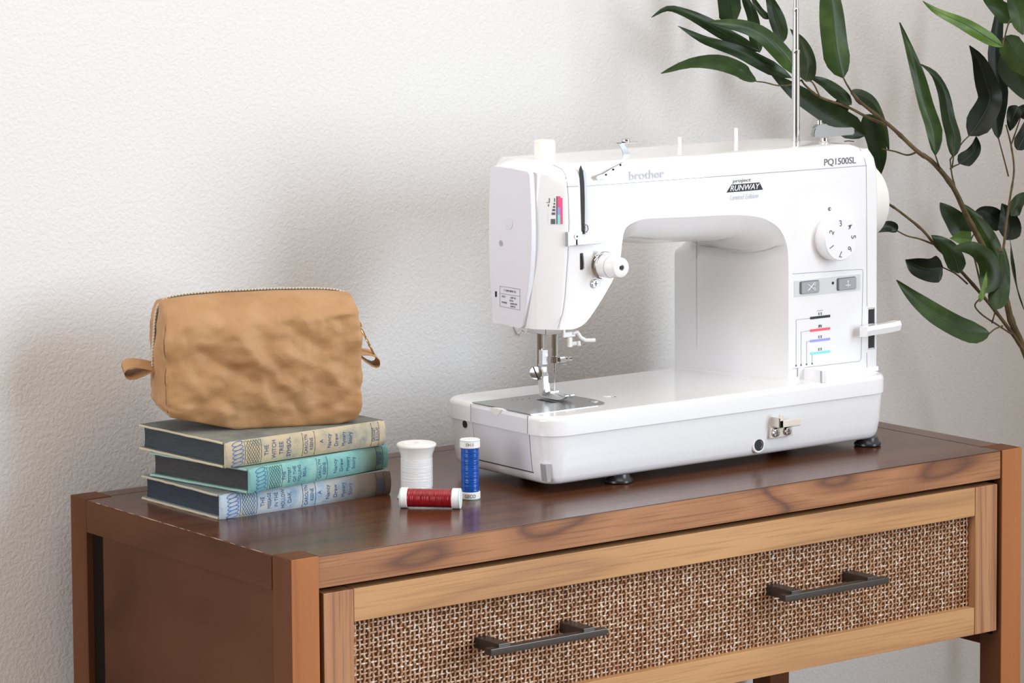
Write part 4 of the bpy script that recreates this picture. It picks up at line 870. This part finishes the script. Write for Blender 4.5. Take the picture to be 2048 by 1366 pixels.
# ------------------------------------------------------------------ leafy branches of the artificial plant
LEAVES=[
 ([[0.9162, 0.36, 0.4449], [0.8964, 0.3667, 0.4545], [0.8775, 0.3733, 0.4645], [0.8501, 0.38, 0.4803], [0.8228, 0.3867, 0.4935], [0.7996, 0.3933, 0.4994], [0.7803, 0.4, 0.489]],0.0151,0),
 ([[0.9411, 0.33, 0.4131], [0.901, 0.34, 0.433], [0.8748, 0.35, 0.4468], [0.8487, 0.36, 0.4564], [0.8329, 0.37, 0.4632], [0.8047, 0.38, 0.4787]],0.0163,0),
 ([[0.8589, 0.3, 0.4138], [0.8577, 0.314, 0.4197], [0.8557, 0.328, 0.4275], [0.8333, 0.342, 0.4362], [0.8024, 0.356, 0.4356], [0.77, 0.37, 0.4238]],0.0178,1),
 ([[0.9279, 0.3, 0.4156], [0.9198, 0.308, 0.4336], [0.9062, 0.316, 0.4524], [0.887, 0.324, 0.4695], [0.8592, 0.332, 0.4797], [0.8161, 0.34, 0.485]],0.0216,1),
 ([[0.8928, 0.38, 0.4783], [0.8831, 0.3733, 0.4987], [0.8742, 0.3667, 0.5202], [0.863, 0.36, 0.5446]],0.0302,0),
 ([[0.9249, 0.37, 0.443], [0.9245, 0.375, 0.4598], [0.9232, 0.38, 0.4864], [0.9163, 0.385, 0.5065], [0.9111, 0.39, 0.5247]],0.0158,0),
 ([[0.9322, 0.36, 0.4837], [0.9186, 0.36, 0.4926], [0.9082, 0.36, 0.505], [0.901, 0.36, 0.5196]],0.0079,0),
 ([[0.9371, 0.34, 0.4564], [0.9351, 0.345, 0.4738], [0.933, 0.35, 0.4889], [0.9286, 0.355, 0.507], [0.925, 0.36, 0.522]],0.0181,0),
 ([[0.9728, 0.34, 0.4077], [0.9859, 0.35, 0.4232], [0.99, 0.36, 0.4391], [0.9891, 0.37, 0.4559], [0.9833, 0.38, 0.4693]],0.0207,0),
 ([[1.0902, 0.36, 0.3332], [1.0705, 0.366, 0.3451], [1.034, 0.372, 0.3665], [0.998, 0.378, 0.3876], [0.9787, 0.384, 0.4017], [0.9603, 0.39, 0.4151]],0.0286,0),
 ([[0.9984, 0.3, 0.4121], [0.9949, 0.306, 0.438], [0.9946, 0.312, 0.4663], [0.9959, 0.318, 0.5], [0.9948, 0.324, 0.5302], [0.9912, 0.33, 0.5544]],0.0339,1),
 ([[1.0395, 0.33, 0.3758], [1.0313, 0.34, 0.3886], [1.0155, 0.35, 0.4023], [0.9966, 0.36, 0.4119]],0.0159,0),
 ([[1.0597, 0.37, 0.3852], [1.0636, 0.375, 0.3692], [1.0665, 0.38, 0.3483]],0.0174,0),
 ([[1.0395, 0.33, 0.3918], [1.0815, 0.34, 0.3777], [1.1088, 0.35, 0.3528], [1.1312, 0.36, 0.3122]],0.0172,0),
 ([[1.1071, 0.38, 0.3575], [1.128, 0.3867, 0.3341], [1.1447, 0.3933, 0.3043], [1.1554, 0.4, 0.2778]],0.0263,0),
 ([[1.1534, 0.3, 0.3092], [1.1565, 0.306, 0.3386], [1.1475, 0.312, 0.3711], [1.142, 0.318, 0.4027], [1.1356, 0.324, 0.4301], [1.1198, 0.33, 0.4745]],0.0199,1),
 ([[1.1944, 0.31, 0.3043], [1.2039, 0.318, 0.3266], [1.202, 0.326, 0.3514], [1.2008, 0.334, 0.3838], [1.192, 0.342, 0.4071], [1.1745, 0.35, 0.42]],0.0182,0),
 ([[1.2313, 0.32, 0.3282], [1.2534, 0.322, 0.3472], [1.2721, 0.324, 0.3716], [1.2668, 0.326, 0.3939], [1.2552, 0.328, 0.4228], [1.2412, 0.33, 0.4416]],0.0328,3),
 ([[1.2938, 0.33, 0.3204], [1.294, 0.334, 0.3464], [1.3031, 0.338, 0.379], [1.2986, 0.342, 0.4301], [1.3094, 0.346, 0.4801], [1.3176, 0.35, 0.5155]],0.0217,3),
 ([[1.1891, 0.22, 0.4463], [1.1672, 0.23, 0.4602], [1.1437, 0.24, 0.4747], [1.1085, 0.25, 0.4901], [1.0921, 0.26, 0.5037]],0.0165,2),
 ([[1.2127, 0.24, 0.4577], [1.2304, 0.24, 0.4367], [1.2534, 0.24, 0.4171], [1.2792, 0.24, 0.4005]],0.0321,1),
 ([[1.2461, 0.26, 0.4727], [1.2318, 0.2633, 0.4873], [1.2132, 0.2667, 0.5014], [1.1991, 0.27, 0.5172]],0.0212,1),
 ([[1.2536, 0.28, 0.4386], [1.2644, 0.28, 0.4181], [1.285, 0.28, 0.3921], [1.3121, 0.28, 0.3688]],0.0363,0),
 ([[1.2049, 0.31, 0.2949], [1.2299, 0.3167, 0.3032], [1.247, 0.3233, 0.3132], [1.2536, 0.33, 0.3258]],0.0194,3),
 ([[1.3276, 0.33, 0.361], [1.3205, 0.33, 0.3485], [1.3144, 0.33, 0.3296]],0.0179,3),
 ([[1.3321, 0.33, 0.3608], [1.3431, 0.33, 0.35], [1.3578, 0.33, 0.3415]],0.0166,3),
 ([[1.1177, 0.33, 0.2149], [1.1081, 0.3333, 0.2209], [1.0943, 0.3367, 0.2185], [1.0847, 0.34, 0.2139]],0.0131,3),
 ([[1.1771, 0.31, 0.1664], [1.1611, 0.3167, 0.1652], [1.1459, 0.3233, 0.1695], [1.1316, 0.33, 0.1781]],0.0313,3),
 ([[1.1891, 0.24, 0.0896], [1.1593, 0.2475, 0.0933], [1.1194, 0.255, 0.1134], [1.0815, 0.2625, 0.1406], [1.0592, 0.27, 0.1638]],0.0285,1),
 ([[1.2404, 0.33, 0.1986], [1.2317, 0.34, 0.215], [1.2238, 0.35, 0.2294], [1.2203, 0.36, 0.2416]],0.0279,0),
 ([[1.1853, 0.29, 0.1601], [1.1848, 0.2967, 0.1777], [1.1765, 0.3033, 0.1941], [1.156, 0.31, 0.2082]],0.0225,0),
 ([[1.2159, 0.3, 0.2004], [1.201, 0.3, 0.2033], [1.1792, 0.3, 0.2043]],0.0176,2),
 ([[1.1992, 0.26, 0.1374], [1.2138, 0.2625, 0.1554], [1.2091, 0.265, 0.1775], [1.1871, 0.2675, 0.1933], [1.1558, 0.27, 0.196]],0.0249,1),
 ([[1.2648, 0.3, 0.1689], [1.2535, 0.3067, 0.1958], [1.2378, 0.3133, 0.2218], [1.2214, 0.32, 0.2427]],0.0228,1),
 ([[1.2094, 0.25, 0.1162], [1.2247, 0.2567, 0.1419], [1.2365, 0.2633, 0.1661], [1.2448, 0.27, 0.1901]],0.0237,1),
 ([[1.3325, 0.36, 0.2038], [1.3176, 0.3633, 0.215], [1.3028, 0.3667, 0.2235], [1.2926, 0.37, 0.2239]],0.0258,3),
 ([[1.3186, 0.34, 0.1883], [1.3273, 0.3433, 0.2036], [1.3251, 0.3467, 0.2229], [1.3202, 0.35, 0.2346]],0.0283,3),
 ([[1.2875, 0.3, 0.2246], [1.2981, 0.3, 0.2411], [1.3133, 0.3, 0.2542]],0.0178,0),
 ([[1.1714, 0.24, 0.1304], [1.1841, 0.245, 0.1463], [1.1933, 0.25, 0.1657]],0.0068,2),
 ([[1.2851, 0.3, 0.1941], [1.2946, 0.3, 0.1423], [1.3112, 0.3, 0.1024]],0.0038,0),
 ([[1.2022, 0.2, 0.4607], [1.2045, 0.2067, 0.4849], [1.2008, 0.2133, 0.5031], [1.2005, 0.22, 0.5214]],0.0269,1),
 ([[1.3179, 0.32, 0.3057], [1.3454, 0.325, 0.336], [1.364, 0.33, 0.3606]],0.0192,3),
]
STEMS=[
 ('branch',[[1.3252, 0.28, -0.0125], [1.2954, 0.2842, 0.0542], [1.2759, 0.2883, 0.0938], [1.2673, 0.2925, 0.1292], [1.2373, 0.2967, 0.1852], [1.2112, 0.3008, 0.2265], [1.188, 0.305, 0.268], [1.1581, 0.3092, 0.2996], [1.1354, 0.3133, 0.3143], [1.1095, 0.3175, 0.336], [1.0896, 0.3217, 0.3522], [1.049, 0.3258, 0.3799], [1.0395, 0.33, 0.3918]],0.0077,0.0029),
 ('branch',[[1.0975, 0.33, 0.3483], [1.0658, 0.334, 0.3608], [1.0386, 0.338, 0.3736], [0.9984, 0.342, 0.3869], [0.979, 0.346, 0.401], [0.9753, 0.35, 0.4083]],0.0031,0.0019),
 ('branch',[[1.3021, 0.28, 0.0412], [1.2753, 0.2867, 0.0781], [1.2542, 0.2933, 0.1054], [1.2359, 0.3, 0.1279], [1.2009, 0.3067, 0.1636], [1.1663, 0.3133, 0.1953], [1.151, 0.32, 0.2146], [1.1213, 0.3267, 0.2375], [1.1037, 0.3333, 0.25], [1.0803, 0.34, 0.2616]],0.0041,0.0022),
 ('branch',[[1.2325, 0.27, 0.1879], [1.2523, 0.28, 0.1868], [1.2676, 0.29, 0.2147], [1.2846, 0.3, 0.2477], [1.3016, 0.31, 0.2817], [1.3061, 0.32, 0.3127], [1.3071, 0.33, 0.3377]],0.0031,0.0016),
 ('branch',[[1.2049, 0.315, 0.2568], [1.1993, 0.3175, 0.2809], [1.1982, 0.32, 0.301]],0.0022,0.0013),
 ('branch',[[1.3163, 0.33, 0.3115], [1.3252, 0.33, 0.329], [1.3332, 0.33, 0.346]],0.0017,0.0013),
 ('twig',[[1.302, 0.32, 0.2726], [1.2988, 0.325, 0.2949], [1.2938, 0.33, 0.3211]],0.0013,0.0010),
 ('twig',[[1.1876, 0.31, 0.2771], [1.1662, 0.305, 0.2931], [1.1534, 0.3, 0.3092]],0.0014,0.0011),
 ('twig',[[1.1983, 0.32, 0.2883], [1.2012, 0.315, 0.2923], [1.2049, 0.31, 0.2949]],0.0014,0.0010),
 ('twig',[[1.1982, 0.32, 0.2997], [1.2199, 0.32, 0.3206], [1.2313, 0.32, 0.3282]],0.0013,0.0010),
 ('twig',[[1.2017, 0.32, 0.29], [1.1985, 0.315, 0.2987], [1.1944, 0.31, 0.3043]],0.0013,0.0010),
 ('twig',[[1.1418, 0.32, 0.3135], [1.1375, 0.3333, 0.3085], [1.1288, 0.3467, 0.3126], [1.1201, 0.36, 0.3153]],0.0016,0.0011),
 ('twig',[[0.9753, 0.35, 0.4083], [0.9454, 0.3375, 0.4041], [0.9142, 0.325, 0.4055], [0.8832, 0.3125, 0.411], [0.8589, 0.3, 0.4138]],0.0012,0.0010),
 ('twig',[[1.0395, 0.33, 0.3918], [1.0173, 0.315, 0.4033], [0.9984, 0.3, 0.4121]],0.0015,0.0012),
 ('twig',[[1.0528, 0.33, 0.3795], [1.047, 0.33, 0.3865], [1.0395, 0.33, 0.3918]],0.0018,0.0012),
 ('twig',[[0.9966, 0.34, 0.3871], [0.9842, 0.34, 0.4054], [0.9728, 0.34, 0.4077]],0.0013,0.0010),
 ('twig',[[1.1728, 0.32, 0.1942], [1.15, 0.3233, 0.2031], [1.1317, 0.3267, 0.2079], [1.1177, 0.33, 0.2149]],0.0015,0.0011),
 ('twig',[[1.2102, 0.3, 0.1439], [1.1949, 0.305, 0.1573], [1.1771, 0.31, 0.1664]],0.0014,0.0011),
 ('twig',[[1.2583, 0.27, 0.0795], [1.2273, 0.264, 0.0943], [1.1948, 0.258, 0.1103], [1.1756, 0.252, 0.1238], [1.1756, 0.246, 0.1319], [1.1722, 0.24, 0.1341]],0.0015,0.0011),
 ('twig',[[1.232, 0.26, 0.093], [1.2087, 0.25, 0.0924], [1.1891, 0.24, 0.0896]],0.0014,0.0011),
 ('twig',[[1.2135, 0.26, 0.0984], [1.2119, 0.255, 0.1079], [1.2094, 0.25, 0.1162]],0.0012,0.0011),
 ('twig',[[1.2267, 0.29, 0.1328], [1.2198, 0.2967, 0.1738], [1.2184, 0.3033, 0.1955], [1.2328, 0.31, 0.2066]],0.0016,0.0011),
 ('twig',[[1.2222, 0.22, 0.5147], [1.2206, 0.2267, 0.4899], [1.2128, 0.2333, 0.4746], [1.2127, 0.24, 0.4577]],0.0016,0.0011),
 ('twig',[[1.2887, 0.22, 0.4633], [1.2577, 0.22, 0.4705], [1.2269, 0.22, 0.4776], [1.2094, 0.22, 0.4905]],0.0031,0.0019),
 ('twig',[[1.2127, 0.24, 0.4577], [1.2, 0.23, 0.4523], [1.1891, 0.22, 0.4463]],0.0012,0.0010),
]
def leaf_mat(name, c1, c2, c3, rough=.38):
    m, t, n, l, b = new_mat(name)
    co = n.new('ShaderNodeTexCoord'); nz = n.new('ShaderNodeTexNoise'); nz.inputs['Scale'].default_value = 28; nz.inputs['Detail'].default_value = 4; l.new(co.outputs['Object'], nz.inputs['Vector'])
    r = ramp(n, [(.3, c1), (.55, c2), (.75, c3)]); l.new(nz.outputs['Fac'], r.inputs[0]); l.new(r.outputs[0], b.inputs['Base Color'])
    b.inputs['Roughness'].default_value = rough; b.inputs['Specular IOR Level'].default_value = .35
    b.inputs['Transmission Weight'].default_value = 0
    bp = n.new('ShaderNodeBump'); bp.inputs['Strength'].default_value = .15; bp.inputs['Distance'].default_value = .001; l.new(nz.outputs['Fac'], bp.inputs['Height']); l.new(bp.outputs['Normal'], b.inputs['Normal'])
    return m
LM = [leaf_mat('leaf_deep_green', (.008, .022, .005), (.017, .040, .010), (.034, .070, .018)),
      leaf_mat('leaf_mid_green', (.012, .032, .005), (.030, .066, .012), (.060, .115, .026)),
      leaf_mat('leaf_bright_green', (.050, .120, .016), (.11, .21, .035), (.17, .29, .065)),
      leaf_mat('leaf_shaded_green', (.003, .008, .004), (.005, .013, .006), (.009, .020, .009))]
LV = plain('leaf_vein', (.035, .075, .030), .5)
BK = mottled('bark', (.055, .036, .014), (.11, .075, .030), (.16, .12, .055), 60, .7, False)
plant = empty('potted_plant', (1.30, .20, FL), 'tall artificial plant with long narrow green leaves, right of the console table', 'plant')
def smooth_pts(pts, n): return [Vector(p) for p in catmull(pts, n)]
for k, (kind, pts, r0, r1) in enumerate(STEMS):
    P = smooth_pts(pts, 5); m = MB(); rr = random.Random(k); r0, r1 = (r0*1.7, r1*1.6) if kind == 'twig' else (r0*1.25, r1*1.2)
    N = len(P)
    knots = [1+(.22 if (i % 7 == 3 and kind == 'branch') else rr.uniform(-.04, .04)) for i in range(N)]
    m.tube(P, lambda t: (r0+(r1-r0)*t)*.5*knots[min(N-1, int(t*(N-1)+.5))], 9); m.build(kind, BK, plant)
toc = Vector((-.57, -.80, .12)).normalized()
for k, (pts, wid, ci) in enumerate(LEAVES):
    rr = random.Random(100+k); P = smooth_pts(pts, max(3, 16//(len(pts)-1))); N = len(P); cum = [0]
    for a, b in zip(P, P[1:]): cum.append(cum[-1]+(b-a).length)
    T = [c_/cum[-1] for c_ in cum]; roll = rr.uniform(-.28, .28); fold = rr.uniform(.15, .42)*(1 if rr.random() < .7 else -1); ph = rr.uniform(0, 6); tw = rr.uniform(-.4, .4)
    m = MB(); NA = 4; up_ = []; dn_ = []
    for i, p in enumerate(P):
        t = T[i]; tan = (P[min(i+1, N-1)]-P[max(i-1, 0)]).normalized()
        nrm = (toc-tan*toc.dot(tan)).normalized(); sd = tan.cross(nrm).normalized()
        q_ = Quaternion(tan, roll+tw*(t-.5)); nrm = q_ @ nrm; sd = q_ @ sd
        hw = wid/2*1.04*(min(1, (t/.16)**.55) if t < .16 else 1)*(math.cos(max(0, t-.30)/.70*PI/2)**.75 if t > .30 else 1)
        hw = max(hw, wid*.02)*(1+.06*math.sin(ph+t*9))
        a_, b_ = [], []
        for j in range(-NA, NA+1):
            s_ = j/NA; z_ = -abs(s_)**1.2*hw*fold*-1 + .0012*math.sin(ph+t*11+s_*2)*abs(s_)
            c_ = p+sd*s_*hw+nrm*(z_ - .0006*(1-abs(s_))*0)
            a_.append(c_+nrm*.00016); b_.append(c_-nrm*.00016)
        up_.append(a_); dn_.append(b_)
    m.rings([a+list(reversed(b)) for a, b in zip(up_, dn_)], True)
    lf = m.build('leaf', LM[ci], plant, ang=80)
    mid = [a[NA]+(a[NA]-b[NA]).normalized()*.0001 for a, b in zip(up_, dn_)]
    if wid > .012:
        m = MB(); m.tube(mid[:-2], lambda t, w_=wid: .00055*(1-t*.8), 5); m.build('leaf_vein', LV, lf, off=True)
# stem down to the pot on the floor (out of frame)
t0 = Vector(STEMS[0][1][0])
m = MB(); m.tube([t0+Vector((0, 0, .0)), t0+Vector((.03, -.02, -.10)), t0+Vector((.06, -.04, -.30)), Vector((1.30, .20, -.50)), Vector((1.30, .20, -.60))], .006, 10, r2=.013); m.build('trunk', BK, plant)
t2 = Vector(STEMS[2][1][0]); m = MB(); m.tube([t2, t2+Vector((.03, -.01, -.06)), t0+Vector((.04, -.02, -.14))], .0022, 8, r2=.004); m.build('branch', BK, plant)
m = MB(); m.lathe((1.30, .20, FL), (0, 0, 1), [(.085, 0), (.09, .004), (.115, .20), (.118, .21), (.110, .21), (.108, .185)], 40); m.build('pot', plain('pot_glaze', (.55, .53, .50), .5), plant)
m = MB(); m.lathe((1.30, .20, FL+.17), (0, 0, 1), [(.106, 0), (.106, .015), (.05, .02)], 32); m.build('potting_soil', plain('soil', (.03, .02, .012), .95, bump=.8, bscale=60), plant)
